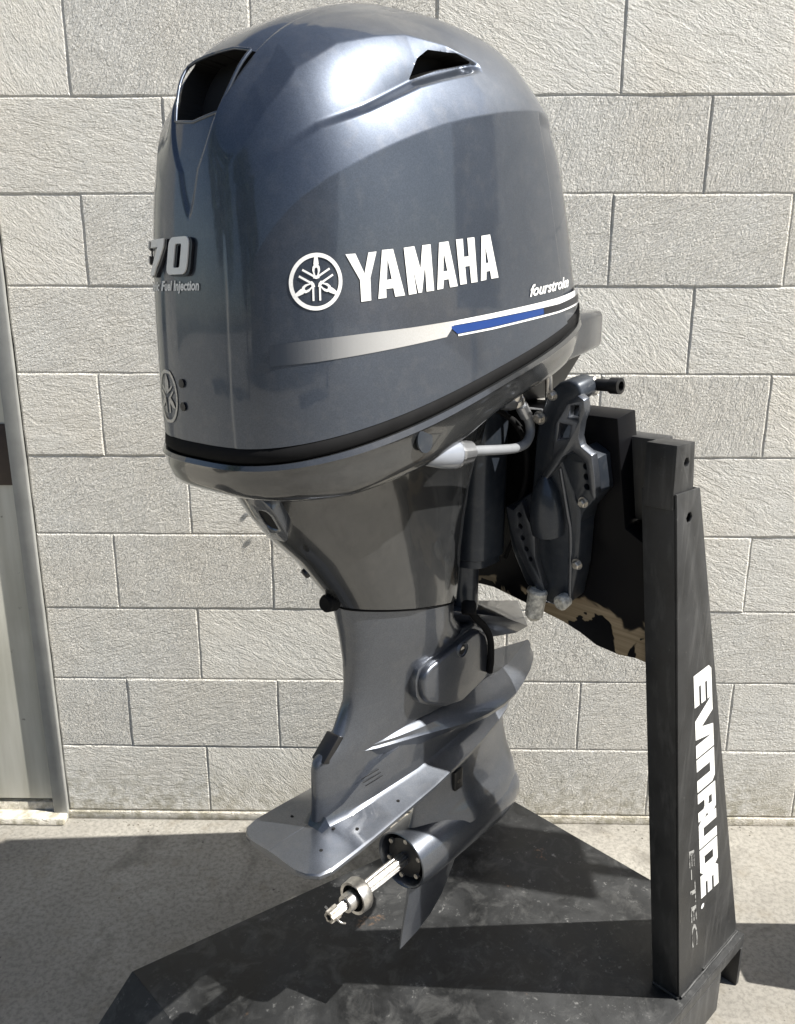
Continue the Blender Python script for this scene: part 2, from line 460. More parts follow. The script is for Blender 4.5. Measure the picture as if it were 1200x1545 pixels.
wpart(bmobj('footing_ledge', bm, M['mortar'], bev=.003, smooth=True))

bm = bmesh.new(); rg = random.Random(5)
for _ in range(420):
    x_ = rg.uniform(-1, 2.4); y_ = -.012 - abs(rg.gauss(0, .02)) if rg.random() < .5 else rg.uniform(-1.1, -.01); r_ = rg.uniform(.0008, .0028) * (1.0 if y_ > -.08 else .8)
    P_ = [(x_ + r_ * rg.uniform(.6, 1.3) * math.cos(a_), y_ + r_ * rg.uniform(.6, 1.3) * math.sin(a_)) for a_ in (0, 1.3, 2.5, 3.8, 5.1)]
    b0 = [bm.verts.new((p[0], p[1], .0002)) for p in P_]; tpv = bm.verts.new((x_, y_, r_ * rg.uniform(.5, 1.1)))
    for i in range(5): bm.faces.new((b0[i], b0[(i + 1) % 5], tpv))
gr_ = bmobj('grit', bm, simple('dark_grit', (.09, .08, .06), .9), smooth=False); tag(gr_, 'loose dark grit scattered over the concrete and along the foot of the wall', 'grit', kind='stuff')

# ------------------------------------------------------------------ door
door = empty('steel_door', (-.78, .03, 0))
tag(door, 'dirty pale grey steel door in a grey frame left of the block wall', 'door')
def dpart(name, bm, mat, bev=.001, p=door): return wpart(bmobj(name, bm, mat, bev=bev), p)
bm = bmesh.new()
box(bm, XD - .040, XD - .001, -.012, .10, .0, 2.22); box(bm, -1.36, -1.32, -.012, .10, 0, 2.22); box(bm, -1.36, XD - .001, -.012, .10, 2.22, 2.265)
dpart('door_frame', bm, M['frame'], .003)
bm = bmesh.new(); box(bm, -1.317, XD - .0435, .002, .045, .058, 2.217); dpart('door_leaf', bm, M['door'], .002)
bm = bmesh.new(); box(bm, -1.315, XD - .042, .004, .12, 0, .046); dpart('threshold', bm, M['mortar'], .003)
bm = bmesh.new(); box(bm, -1.315, XD - .042, .046, .12, .047, 2.21); dpart('dark_gap', bm, M['void'], 0)
bm = bmesh.new(); box(bm, -1.318, XD - .002, -.040, .003, .0, .022); dpart('sill_strip', bm, M['mortar'], .004)
for zz in (.965, 1.95, .20 if False else 2.9):
    if zz > 2.2: continue
    bm = bmesh.new(); box(bm, XD - .10, XD - .043, -.003, .001, zz, zz + .155)
    pl_ = dpart('hinge_plate', bm, M['brown'], .0008)
    for dz in (.04, .115):
        s = lathe('screw', [(0, .006), (.002, .006), (.003, .004)], M['steel'], None, (XD - .065, -.0031, zz + dz), (0, -1, 0), 12)
        s.parent = pl_; s.matrix_parent_inverse = Matrix.Translation(door.location).inverted()

# ------------------------------------------------------------------ outboard motor frame
MO = Vector((.7470, -.7440, .44 + .026)); MH = R(50.0); ZB = .19
motor = empty('outboard_motor', (MO.x, MO.y, MO.z - ZB), MH)
tag(motor, 'grey outboard motor without its propeller, clamped upright on a black stand', 'outboard motor')
def ml(x, s, z): return Vector((x, -s, z + ZB))            # motor frame: x forward, s starboard, z above the shaft
MW = Matrix.Translation(motor.location) @ Matrix.Rotation(MH, 4, 'Z')
MWI = MW.inverted()

# cowl surface -------------------------------------------------------
HL = [0, .1, .2, .3, .4, .5, .6, .7, .8, .88, .94, .98, 1.0]
XRv = [-.362, -.364, -.363, -.363, -.361, -.358, -.356, -.352, -.342, -.322, -.283, -.2, -.1]
XFv = [.345, .327, .317, .307, .292, .276, .259, .224, .18, .159, .158, .1, .0]
HCx = [-.362, -.354, -.344, -.33, -.301, -.238, -.156, -.069, .07, .2, .36]
HCy = [.36, .448, .502, .535, .571, .615, .652, .677, .712, .735, .75]
def smtab(xs_, ys_, wd):
    lo, hi = xs_[0] - 4 * wd, xs_[-1] + 4 * wd
    g = np.linspace(lo, hi, 2400); st = g[1] - g[0]
    y = np.interp(g, xs_, ys_)
    y = np.where(g < xs_[0], ys_[0] + (g - xs_[0]) * (ys_[1] - ys_[0]) / (xs_[1] - xs_[0]), y)
    y = np.where(g > xs_[-1], ys_[-1] + (g - xs_[-1]) * (ys_[-1] - ys_[-2]) / (xs_[-1] - xs_[-2]), y)
    k = np.exp(-.5 * (np.arange(-int(3 * wd / st), int(3 * wd / st) + 1) * st / wd) ** 2); k /= k.sum()
    y2 = np.convolve(y, k, 'same'); m_ = (g > lo + 3 * wd) & (g < hi - 3 * wd)
    return g[m_], y2[m_]
def zs(x): return .775 + .25 * np.maximum(0, x + .45) ** 1.25
def ZC(x): return 1.308 - .42 * (x - .04) ** 2
_HC = smtab(HCx, HCy, .022); _XR = smtab(HL, XRv, .035); _XF = smtab(HL, XFv, .045)
def cowl_pt(th, h):
    c, s = np.cos(th), np.sin(th)
    xr = np.interp(h, *_XR); xf = np.interp(h, *_XF); ex = np.where(c < 0, 3.1, 2.8)
    x = (xr + xf) / 2 + (xf - xr) / 2 * np.sign(c) * np.abs(c) ** (2 / ex)
    k = np.interp(x, *_HC); t = np.clip((h - k) / (1 - k), 0, 1)
    g = np.maximum(1 - (.42 * t + .58 * t ** 2.2), 0) ** (1 / 1.9)
    y = .180 * np.sign(s) * np.abs(s) ** (2 / ex) * g * (1 - .04 * h)
    z = zs(x) + (ZC(x) - zs(x)) * h
    return x, y, z
def smooth(t): t = np.clip(t, 0, 1); return t * t * (3 - 2 * t)
UPx = [-.36, -.344, -.324, -.29, -.239, -.185, -.14, -.081, -.04]; UPz = [1.05, 1.093, 1.132, 1.176, 1.208, 1.225, 1.236, 1.235, 1.224]
GRx = [-.36, -.351, -.343, -.323, -.287, -.234, -.194, -.155, -.12, -.04]; GRz = [1.03, 1.059, 1.075, 1.10, 1.126, 1.148, 1.167, 1.185, 1.197, 1.222]
def inpoly(px, pz, poly):
    ins = np.zeros(px.shape, bool); n = len(poly)
    for i in range(n):
        x1, z1 = poly[i]; x2, z2 = poly[(i + 1) % n]
        cnd = ((z1 > pz) != (z2 > pz)) & (px < (x2 - x1) * (pz - z1) / (z2 - z1 + 1e-12) + x1)
        ins ^= cnd
    return ins
NTH, NH = 840, 400
# ring angles spaced by arc length so that corners stay smooth
tt = np.linspace(0, 2 * np.pi, 6001); qx, qy, _ = cowl_pt(tt, np.full_like(tt, .35))
arcs = np.concatenate([[0], np.cumsum(np.hypot(np.diff(qx), np.diff(qy)))])
th = np.interp(np.linspace(0, arcs[-1], NTH, endpoint=False), arcs, tt)
hh = np.concatenate([np.linspace(0, .9, NH - 60, endpoint=False), .9 + .1 * (1 - (1 - np.linspace(0, 1, 60)) ** 2)])
TH, HH = np.meshgrid(th, hh)
h3 = np.full_like(tt, .3); ax_, ay_, _ = cowl_pt(tt, h3)
arc3 = np.concatenate([[0], np.cumsum(np.hypot(np.diff(ax_), np.diff(ay_)))])
A0 = float(np.interp(np.pi / 2, tt, arc3)); AT = float(arc3[-1])
def arc_of(t_): return np.interp(t_, tt, arc3)
P2 = 2 * np.pi
VENTp = [(1.735, 1.183), (1.665, 1.211), (1.615, 1.2245), (1.555, 1.2295), (1.505, 1.2225), (1.600, 1.2035)]
INTp = [(2.74, 1.197), (2.95, 1.203), (np.pi, 1.205), (3.30, 1.203), (3.43, 1.199), (3.27, 1.136), (np.pi, 1.131), (2.985, 1.136)]
POLYS = [[(float(arc_of(a_)), z_) for a_, z_ in VENTp], [(float(arc_of(P2 / 2 * 1 + (np.pi - a_) + 0) if False else arc_of(P2 - a_)), z_) for a_, z_ in VENTp], [(float(arc_of(a_)), z_) for a_, z_ in INTp]]
_, _, Z = cowl_pt(TH, HH); AR = arc_of(TH)
snapped = np.zeros(TH.shape, bool)
cs_ = arcs[-1] / NTH
for poly in POLYS:
    bx = (AR > min(p[0] for p in poly) - .01) & (AR < max(p[0] for p in poly) + .01) & (Z > min(p[1] for p in poly) - .01) & (Z < max(p[1] for p in poly) + .01)
    idx = np.argwhere(bx)
    for i_, j_ in idx:
        a_, z_ = AR[i_, j_], Z[i_, j_]; best = None
        for q in range(len(poly)):
            (x1, y1), (x2, y2) = poly[q], poly[(q + 1) % len(poly)]
            dx, dy = x2 - x1, y2 - y1; t_ = max(0, min(1, ((a_ - x1) * dx + (z_ - y1) * dy) / (dx * dx + dy * dy)))
            px, py = x1 + t_ * dx, y1 + t_ * dy; d_ = ((a_ - px) / cs_) ** 2 + ((z_ - py) / .0017) ** 2
            if best is None or d_ < best[0]: best = (d_, px, py)
        if best[0] < .55 ** 2 * 1.3:
            snapped[i_, j_] = True
            t_ = float(np.interp(best[1], arc3, tt)); TH[i_, j_] = t_
            h_ = HH[i_, j_]
            for _k in range(4):
                x_, _y, _z = cowl_pt(np.array([t_]), np.array([h_])); x_ = float(x_[0]); h_ = (best[2] - float(zs(x_))) / (float(ZC(x_)) - float(zs(x_)))
            HH[i_, j_] = h_
X, Y, Z = cowl_pt(TH, HH)
zup = np.interp(X, UPx, UPz); zgr = np.interp(X, GRx, GRz)
side = (np.abs(Y) > .03) & (X < -.035)
depth = .013 * smooth((X + .36) / .20) * (1 - smooth((X + .06) / .03))
fch = np.clip((zup - Z) / np.maximum(zup - zgr, .004), 0, 1)
below = smooth((Z - (zgr - .012)) / .011)
inset = np.where(side, depth * fch * below, 0)
above = np.where(X < -.03, np.clip((Z - zup) / .03, 0, 1) * .0085 * smooth((X + .37) / .06) * (1 - smooth((X + .10) / .07)), 0)
inset += above * smooth((np.abs(Y) - .03) / .04)
dphi = np.abs((TH % P2) - np.pi)
wz = np.interp(Z, [1.03, 1.082, 1.136, 1.197, 1.252, 1.30], [0, .036, .156, .403, .668, .9])
inset += .0022 * smooth((.205 - dphi) / .03) * smooth((1.05 - Z) / .12)
inset += .0032 * smooth((wz - dphi) / (.012 + .04 * wz)) * (Z > 1.03) * smooth((1.285 - Z) / .02)
# front edge of the flat side panel
fx = .078 + (1.184 - Z) * .386
inset += .0035 * smooth((X - fx) / .006) * (Z < 1.20) * (1 - smooth((Z - 1.17) / .02))
VENT = [(-.158, 1.184), (-.128, 1.214), (-.095, 1.226), (-.062, 1.229), (-.046, 1.221), (-.100, 1.203)]
AR = arc_of(TH)
ven = (inpoly(AR, Z, POLYS[0]) | inpoly(AR, Z, POLYS[1])) & ~snapped
itk = inpoly(AR, Z, POLYS[2]) & ~snapped
nx, ny = np.cos(TH) * .9, np.sin(TH)
nl = np.hypot(nx, ny); nx /= nl; ny /= nl
tot = inset + np.where(ven, .030, 0)
X2 = X - nx * tot; Y2 = Y - ny * tot
X2 = X2 + np.where(itk, .032, 0)
vs = np.stack([X2.ravel(), -Y2.ravel(), Z.ravel() + ZB], 1)
nr = len(hh); ii, jj = np.meshgrid(np.arange(nr - 1), np.arange(NTH), indexing='ij')
a = ii * NTH + jj; b = ii * NTH + (jj + 1) % NTH; c = (ii + 1) * NTH + (jj + 1) % NTH; d = (ii + 1) * NTH + jj
faces = np.stack([a, d, c, b], -1).reshape(-1, 4)
hole = (itk | ven).ravel(); hs_ = (itk | ven | snapped).ravel()
mi = ((hole[faces].sum(1) >= 1)).astype(np.int32)
# drop the bottom of the black pockets a little further so that the walls read as cut sheet
me = bpy.data.meshes.new('cowl'); me.from_pydata(vs.tolist(), [], faces.tolist() + [list(range((nr - 1) * NTH, nr * NTH))]); me.update()
cowl = link('cowl', me, [M['paint'], M['void']], motor, True, 50)
me.polygons.foreach_set('material_index', np.concatenate([mi, [0]]).astype(np.int32))
me.update()

# arc-length coordinates on the cowl for the stickers: a = metres from the widest starboard point, + towards the bow
def surf(a_, z, off=.0012):
    ph = float(np.interp(A0 - a_, arc3, tt)); h = .3
    for _ in range(4):
        x, y, zz = cowl_pt(np.array([ph]), np.array([h])); x = float(x[0])
        h = (z - float(zs(x))) / (float(ZC(x)) - float(zs(x)))
    y = float(y[0]); e = 1e-3
    x1, y1, _ = cowl_pt(np.array([ph + e]), np.array([h])); tx, ty = float(x1[0]) - x, float(y1[0]) - y
    L = math.hypot(tx, ty) + 1e-12; nx_, ny_ = ty / L, -tx / L
    if nx_ * math.cos(ph) + ny_ * math.sin(ph) < 0: nx_, ny_ = -nx_, -ny_
    off -= .0022 * float(smooth((.205 - abs(ph - math.pi)) / .03)) * float(smooth((1.05 - z) / .12))
    return ml(x + nx_ * off, y + ny_ * off, z)
def decal(name, regions, mat, parent, off=.0010, grid=.006, thick=0.0, sideM=None):
    bm = bmesh.new()
    for loops in regions:
        v2, f2_ = fill2d(loops)
        vv = [bm.verts.new((p[0], p[1], 0)) for p in v2]
        for f in f2_:
            try: bm.faces.new([vv[i] for i in f])
            except ValueError: pass
    a0 = min(v.co.x for v in bm.verts); a1 = max(v.co.x for v in bm.verts)
    x = a0 + grid
    while x < a1:
        bmesh.ops.bisect_plane(bm, geom=bm.verts[:] + bm.edges[:] + bm.faces[:], plane_co=(x, 0, 0), plane_no=(1, 0, 0)); x += grid
    if thick:
        r = bmesh.ops.extrude_face_region(bm, geom=bm.faces[:])
        for v in [g for g in r['geom'] if isinstance(g, bmesh.types.BMVert)]: v.co.z = thick
    for v in bm.verts: v.co = surf(v.co.x, v.co.y, off + v.co.z)
    o = bmobj(name, bm, mat, parent, smooth=False)
    return o

# moulded rim round the rear intake
rim = []
pi_ = POLYS[2]
for q in range(len(pi_)):
    (x1, y1), (x2, y2) = pi_[q], pi_[(q + 1) % len(pi_)]
    for k_ in range(10): rim.append(surf(A0 - (x1 + (x2 - x1) * k_ / 10), y1 + (y2 - y1) * k_ / 10, -.0034))
tube('intake_rim', rim + [rim[0]], .0019, M['paint'], cowl, 8, False)
# lettering on the side
YM = [[[(-.2452, .9946), (-.2332, .9957), (-.2225, .9757), (-.2169, .9973), (-.2062, .9987), (-.2153, .9711), (-.2151, .9478), (-.2277, .9462), (-.2284, .969)]],
 [[(-.1987, 1.0005), (-.1833, 1.0022), (-.1683, .9533), (-.1826, .9518), (-.1846, .961), (-.1947, .9601), (-.1948, .9506), (-.2058, .9494)], [(-.1915, .9916), (-.1866, .9706), (-.1935, .9695)]],
 [[(-.1676, 1.004), (-.1514, 1.0064), (-.1429, .9824), (-.1386, 1.0079), (-.1248, 1.0097), (-.1219, .959), (-.1345, .9577), (-.1353, .9866), (-.1420, .9568), (-.1476, .956), (-.1549, .9841), (-.1503, .9556), (-.1625, .9539)]],
 [[(-.1099, 1.0121), (-.0931, 1.0145), (-.0795, .9646), (-.0937, .9629), (-.0956, .9723), (-.1044, .9711), (-.1061, .9614), (-.1165, .9599)], [(-.1026, 1.0026), (-.0973, .9815), (-.1046, .9805)]],
 [[(-.0787, 1.0172), (-.0655, 1.0188), (-.0650, .9984), (-.0556, .9994), (-.0565, 1.0201), (-.0424, 1.0217), (-.0404, .9701), (-.0530, .9688), (-.0545, .9885), (-.0637, .9874), (-.0620, .9676), (-.0745, .9662)]],
 [[(-.0273, 1.0242), (-.0090, 1.0269), (.0043, .9762), (-.0113, .9745), (-.0130, .9839), (-.0209, .9828), (-.0220, .973), (-.0333, .9714)], [(-.0205, 1.0136), (-.0157, .9934), (-.0217, .9928)]]]
for L in YM: decal('letter', [L], M['decal_white'], cowl)
ex_, ez_, er = -.2785, .9664, .0290
def bar(x0, y0, x1, y1, w0, w1):
    dx, dy = x1 - x0, y1 - y0; l = math.hypot(dx, dy); px, py = -dy / l, dx / l
    return [(x0 + px * w0 / 2, y0 + py * w0 / 2), (x1 + px * w1 / 2, y1 + py * w1 / 2), (x1 - px * w1 / 2, y1 - py * w1 / 2), (x0 - px * w0 / 2, y0 - py * w0 / 2)]
def EM(L): return [(ex_ + p[0] * er, ez_ + p[1] * er + p[0] * er * .06) for p in L]
decal('emblem_ring', [[EM(circle(0, 0, 1, 48)), EM(circle(0, 0, .855, 48))]], M['decal_white'], cowl)
for d_ in (90, 210, 330):
    cs, sn = math.cos(R(d_)), math.sin(R(d_)); rt = lambda L: EM([(x * cs - y * sn, x * sn + y * cs) for x, y in L])
    regs = [[rt([(.98, 0), (.86, .06), (.72, .085), (.60, .10), (.57, 0), (.60, -.10), (.72, -.085), (.86, -.06)])],
            [rt([(.60, .07), (.52, .13), (.40, .145), (.26, .10), (.13, .12), (.10, .0), (.13, -.12), (.26, -.10), (.40, -.145), (.52, -.13), (.60, -.07)]), rt([(.50, .0), (.46, .055), (.34, .065), (.22, .035), (.22, -.035), (.34, -.065), (.46, -.055)])],
            [rt(bar(-.10, .125, -.66, .125, .07, .07))], [rt(bar(-.10, -.125, -.66, -.125, .07, .07))]]
    decal('emblem_fork', regs, M['decal_white'], cowl, off=.0010 + d_ * 4e-7)
# stripes
def band(T, B): return [[T + B[::-1]]]
WT = [(-.330, .9016), (-.281, .9074), (-.2239, .9129), (-.1583, .9181), (-.0827, .9249), (-.0114, .9325), (.0781, .943), (.1491, .9514), (.2219, .9617), (.28, .972)]
decal('silver_stripe', band(WT[:5] + [(-.0835, .9248)], [(-.330, .8795), (-.2827, .8836), (-.2249, .8907), (-.1588, .8988), (-.1030, .9057)]), M['stripe'], cowl)
decal('white_stripe', band([(-.0830, .9249)] + WT[5:], [(-.0985, .9183), (-.0114 - .008, .9255), (.0766, .9354), (.1576, .9436), (.2212, .9535), (.28, .9635)]), M['decal_white'], cowl)
decal('blue_stripe', band([(-.0975, .9178), (-.0191, .9248), (.0766, .9347), (.110, .938)], [(-.0835, .9090), (-.0132, .9154), (.0748, .9256), (.110, .930)]), M['decal_blue'], cowl)
decal('black_stripe', band([(.111, .938), (.1576, .9429), (.2212, .9528), (.26, .960)], [(.111, .930), (.1553, .9350), (.2228, .9442), (.26, .951)]), M['decal_black'], cowl)
decal('fine_stripe', band([(-.082, .9083), (-.0132, .9146), (.0746, .9249), (.1548, .9338), (.2228, .9433), (.27, .951)], [(-.082, .9060), (-.0134, .9122), (.0741, .9223), (.1542, .9313), (.2221, .9409), (.27, .9485)]), M['decal_white'], cowl)

def text_loops(body, size, shear=0.0, bold=0.0, sx=1.0):
    """flat text as (verts, faces) with the built-in font"""
    cu = bpy.data.curves.new('t', 'FONT'); cu.body = body; cu.size = size; cu.shear = shear; cu.offset = bold; cu.resolution_u = 3
    o = bpy.data.objects.new('t', cu); COL.objects.link(o); me = bpy.data.meshes.new_from_object(o)
    vs = [(v.co.x * sx, v.co.y) for v in me.vertices]; fs = [tuple(p.vertices) for p in me.polygons]
    bpy.data.objects.remove(o); bpy.data.curves.remove(cu); bpy.data.meshes.remove(me)
    x0 = min(v[0] for v in vs); x1 = max(v[0] for v in vs)
    return [(v[0] - x0, v[1]) for v in vs], fs, x1 - x0
def text_decal(name, body, size, place, mat, parent, **k):
    vs, fs, wd = text_loops(body, size, **k)
    return from_py(name, [place(v[0], v[1], wd) for v in vs], fs, mat, parent)
text_decal('lettering', 'fourstroke', .0205, lambda x, y, wd: surf(.076 + x, .9535 + y + x * .122, .0012), M['decal_white'], cowl, shear=.35, bold=.00055, sx=1.42)
# rear badge: F70 in raised italic digits with black sides
def digit(loops, ox, oz, sc_):
    return [[(ox + (p[0] + .22 * p[1]) * sc_[0], oz + p[1] * sc_[1]) for p in L] for L in loops]
def rrect(x0, y0, x1, y1, r, n=4):
    out = []
    for cx, cy, p in ((x1 - r, y1 - r, 0), (x0 + r, y1 - r, 90), (x0 + r, y0 + r, 180), (x1 - r, y0 + r, 270)):
        for k in range(n + 1): t = R(p + 90 * k / n); out.append((cx + r * math.cos(t), cy + r * math.sin(t)))
    return out
D0 = [rrect(0, 0, 1, 1, .2), rrect(.34, .18, .66, .82, .06)]
D7 = [[(.0, 1), (.95, 1), (.95, .78), (.52, 0), (.16, 0), (.60, .78), (.0, .78)]]
DF = [[(0, 0), (.3, 0), (.3, .38), (.85, .38), (.85, .6), (.3, .6), (.3, .78), (.95, .78), (.95, 1), (0, 1)]]
for L, ox in ((DF, -.590), (D7, -.534), (D0, -.483)):
    g_ = digit(L, ox, .9755, (.041, .0395))
    bk = digit(L, ox + .0035, .9735, (.0425, .0405))
    decal('badge_shadow', [bk], M['decal_black'], cowl, off=.0008, thick=.003)
    decal('badge_digit', [g_], M['badge'], cowl, off=.0030, thick=.0022)
text_decal('lettering', 'Electronic Fuel Injection', .0148, lambda x, y, wd: surf(-.4235 - wd + x, .9585 + y, .0012), M['decal_white'], cowl, shear=.2, bold=.00045, sx=.98)
# round crest and two dark plugs low on the back
cr = [[[(-.502 + p[0], .8365 + p[1] * 1.35) for p in circle(0, 0, .0235, 40)], [(-.502 + p[0], .8365 + p[1] * 1.35) for p in circle(0, 0, .0205, 40)]]]
decal('crest_ring', cr, M['decal_silver'], cowl)
for d_ in (90, 210, 330):
    cs, sn = math.cos(R(d_)), math.sin(R(d_))
    rt = lambda L: [(-.502 + (x * cs - y * sn) * .0225, .8365 + (x * sn + y * cs) * .030) for x, y in L]
    decal('crest_fork', [[rt([(.9, 0), (.6, .12), (.2, .12), (.1, 0), (.2, -.12), (.6, -.12)])], [rt(bar(-.1, .12, -.65, .12, .08, .08))], [rt(bar(-.1, -.12, -.65, -.12, .08, .08))]], M['decal_silver'], cowl, off=.001 + d_ * 4e-7)
for z_ in (.8545, .8275):
    decal('plug', [[circle(-.4665, z_, .0052, 16)]], M['black'], cowl, off=.0012, thick=.001)

# seal and lower cowling --------------------------------------------------
thl = np.interp(np.linspace(0, arcs[-1], 240, endpoint=False), arcs, tt)
def pan_ring(scale, zf, grow=0.0):
    x, y, _ = cowl_pt(thl, np.zeros_like(thl))
    xc = -.0; nrm = np.stack([np.cos(thl), np.sin(thl)], 1)
    xx = (x - xc) * scale + xc + nrm[:, 0] * grow; yy = y * scale + nrm[:, 1] * grow
    return [ml(float(xx[i]), float(yy[i]), float(zf(float(x[i])))) for i in range(len(x))]
loft('cowl_seal', [pan_ring(1, lambda x: zs(x) + .002, -.006), pan_ring(1, lambda x: zs(x) - .001, -.0005), pan_ring(1, lambda x: zs(x) - .0150, .0005), pan_ring(1, lambda x: zs(x) - .0185, -.004)], M['rubber'], motor, sharp=60)
PBx = [-.42, -.27, -.145, -.06, 0, .07, .15, .23, .42]; PBz = [.722, .727, .749, .777, .800, .819, .835, .853, .885]
pb = lambda x: float(np.interp(x, PBx, PBz))
def pz(f): return lambda x: (float(zs(x)) - .0190) * (1 - f) + pb(x) * f
pan = loft('lower_cowling', [pan_ring(1, pz(-.02), -.02), pan_ring(1, pz(0), .002), pan_ring(1, pz(.12), .0045), pan_ring(1, pz(.16), .0030), pan_ring(.998, pz(.40), .001), pan_ring(.992, pz(.70), -.001), pan_ring(.98, pz(.88), -.003), pan_ring(.965, pz(.97), -.007), pan_ring(.93, pz(1.0), -.012), pan_ring(.6, pz(1.03), -.016)], M['paint_case'], motor, sharp=38)
# front tray of the lower cowling
def sec(x, b_, z0, z1, r=.012, n=4):
    return [ml(x, p[0], p[1]) for p in rrect(-b_, z0, b_, z1, r, n)]
loft('front_tray', [sec(.08, .150, .824, .868), sec(.22, .142, .850, .912), sec(.33, .126, .862, .928), sec(.412, .108, .868, .9325), sec(.422, .102, .873, .928)], M['paint'], motor, sharp=40)
# seam line of the rear service panel
bm = bmesh.new()

# upper casing -------------------------------------------------------------
def section(x0, x1, b0, zf, nr=2.3, nf=3.2, n=96, bf=None):
    out = []
    for i in range(n):
        t = 2 * math.pi * i / n; c, s = math.cos(t), math.sin(t); ex = nr if c < 0 else nf
        x = (x0 + x1) / 2 + (x1 - x0) / 2 * math.copysign(abs(c) ** (2 / ex), c)
        y = b0 * math.copysign(abs(s) ** (2 / ex), s)
        if bf: y *= bf((x - x0) / (x1 - x0))
        out.append(ml(x, y, zf(x) if callable(zf) else zf))
    return out
CZ = [(.775, -.345, .115, .128), (.745, -.335, .112, .122), (.725, -.322, .110, .112), (.705, -.302, .108, .102), (.674, -.284, .106, .092), (.637, -.258, .104, .083), (.594, -.214, .102, .074), (.546, -.170, .102, .067), (.519, -.148, .100, .063)]
rings = []
for z_, xr_, xf_, b_ in CZ:
    k = max(0, min(1, (.70 - z_) / .18))
    rings.append(section(xr_, xf_, b_, (lambda z_, k: lambda x: z_ + k * (-.2 * (x + .147)) + .0035)(z_, k), 2.5, 3.4, bf=lambda t: .72 + .28 * max(0, min(1, t / .45)) ** .8))
casing = loft('upper_casing', rings, M['paint_case'], motor, cap0=False, sharp=45)
# leg ------------------------------------------------------------------------
LZ = [(.5170, -.141, .098, .0595), (.468, -.130, .098, .058), (.423, -.124, .12, .055), (.385, -.125, .165, .050), (.359, -.129, .19, .046), (.319, -.153, .22, .041), (.300, -.178, .24, .039), (.289, -.196, .25, .037), (.275, -.2005, .27, .036), (.230, -.2015, .29, .034), (.192, -.204, .30, .033)]
rings = []
for z_, xr_, xf_, b_ in LZ:
    k = max(0, min(1, (z_ - .42) / .097))
    rings.append(section(xr_, xf_, b_, (lambda z_, k: lambda x: z_ + k * (-.2 * (x + .147)))(z_, k), 3.6, 3.2, bf=lambda t: .46 + .54 * max(0, min(1, t / .55)) ** .75))
leg = loft('midsection', rings, M['paint_leg'], motor, sharp=50)
# dark joint between the two
rr0 = section(-.1435, .0965, .0600, lambda x: .5200 - .2 * (x + .147), 2.5, 3.2, bf=lambda t: .72 + .28 * max(0, min(1, t / .45)) ** .8)
tube('joint_gasket', rr0 + [rr0[0]], .0016, M['rubber'], motor, 6, False)
# small rear rubber lug and pad
lathe('rubber_stop', [(-.004, .010), (0, .013), (.016, .013), (.02, .010)], M['rubber'], motor, ml(-.150, .0, .528), (-1, 0, .15), 20)
bm = bmesh.new()
P = [(-.1985, .289), (-.165, .320), (-.150, .312), (-.182, .280)]
hexa(bm, [ml(x + .0065, -.0125, z) for x, z in P] + [ml(x + .0065, .0135, z) for x, z in P])
bmobj('rear_pad', bm, M['black'], motor, .002)
# oval towing eye recess with plate on the rear of the casing
eye = plate('rear_eye_plate', [rrect(-.026, -.034, .026, .034, .024, 6), rrect(-.012, -.017, .012, .013, .008, 5)], lambda a, b, h: ml(-.3055 + b * -.55 + h * .6 + 0, .052 + a * .92 - h * .2, .700 + b * .92 + h), -.006, .010, M['paint_leg'], motor, .002)
plate('recess', [rrect(-.012, -.017, .012, .013, .008, 5)], lambda a, b, h: ml(-.3055 + b * -.55 + h * .6, .052 + a * .92 - h * .2, .700 + b * .92 + h), -.004, -.001, M['void'], eye)
lathe('plug', [(0, .007), (.004, .007), (.006, .005)], M['black'], motor, ml(-.232, .035, .603), (-.75, .3, -.55), 14)
lathe('casing_bolt', [(0, .006), (.0035, .0065), (.0055, .0045)], M['alu'], motor, ml(-.285, .1290, .7355), (-.1, 1, -.35), 12)

# anti ventilation plate ---------------------------------------------------
ST = [ # x, edge half width, edge z, root half width, root z
 (-.283, .050, .177, .012, .186), (-.278, .066, .176, .013, .187), (-.266, .080, .175, .014, .188), (-.245, .0855, .175, .016, .190), (-.204, .0845, .175, .0145, .190), (-.191, .0840, .175, .019, .1925),
 (-.160, .0820, .175, .0265, .195), (-.10, .0785, .176, .033, .197), (0, .0730, .178, .037, .199), (.10, .0650, .184, .034, .207), (.16, .0590, .190, .031, .214),
 (.22, .0500, .197, .029, .221), (.26, .0410, .203, .026, .224), (.285, .0300, .207, .020, .224)]
def av_ring(x, se, ze, sr, zr):
    k = min(1, max(0, (x + .17) / .10)); lz = zr + .004 + k * max(.0, .266 - zr); ls = .012 + .0265 * max(0, min(1, (x + .21) / .15))
    k2 = 1 - min(1, max(0, (x - .27) / .06))
    lz = zr + (lz - zr) * k2 + .002
    kk = max(0.0, min(1.0, (x + .204) / .012))
    if kk < 1: lz = zr + (lz - zr) * kk; zr = zr * kk + (ze + .0065) * (1 - kk); lz = lz * kk + zr * (1 - kk)
    ls = ls * kk + min(ls, sr - .004) * (1 - kk)
    half = [(0, lz), (ls - .006, lz), (ls, lz - .003 * k * kk - .0004 * (1 - kk)), (ls + .002 * kk, (lz * .75 + zr * .25) - .002 * kk), (sr, zr), (sr + .005, zr - .004 * kk - .0008), (se - .003, ze + .0045), (se, ze + .002), (se, ze - .003), (se - .003, ze - .005), (sr * .9, zr - .0135), (0, zr - .0135)]
    left = [(-a_, b_) for a_, b_ in half[::-1] if a_ > 0]
    return [ml(x, a_, b_) for a_, b_ in half] + [ml(x, a_, b_) for a_, b_ in left]
avp = loft('anti_ventilation_plate', [av_ring(*s_) for s_ in ST], M['paint_leg'], motor, sharp=28)
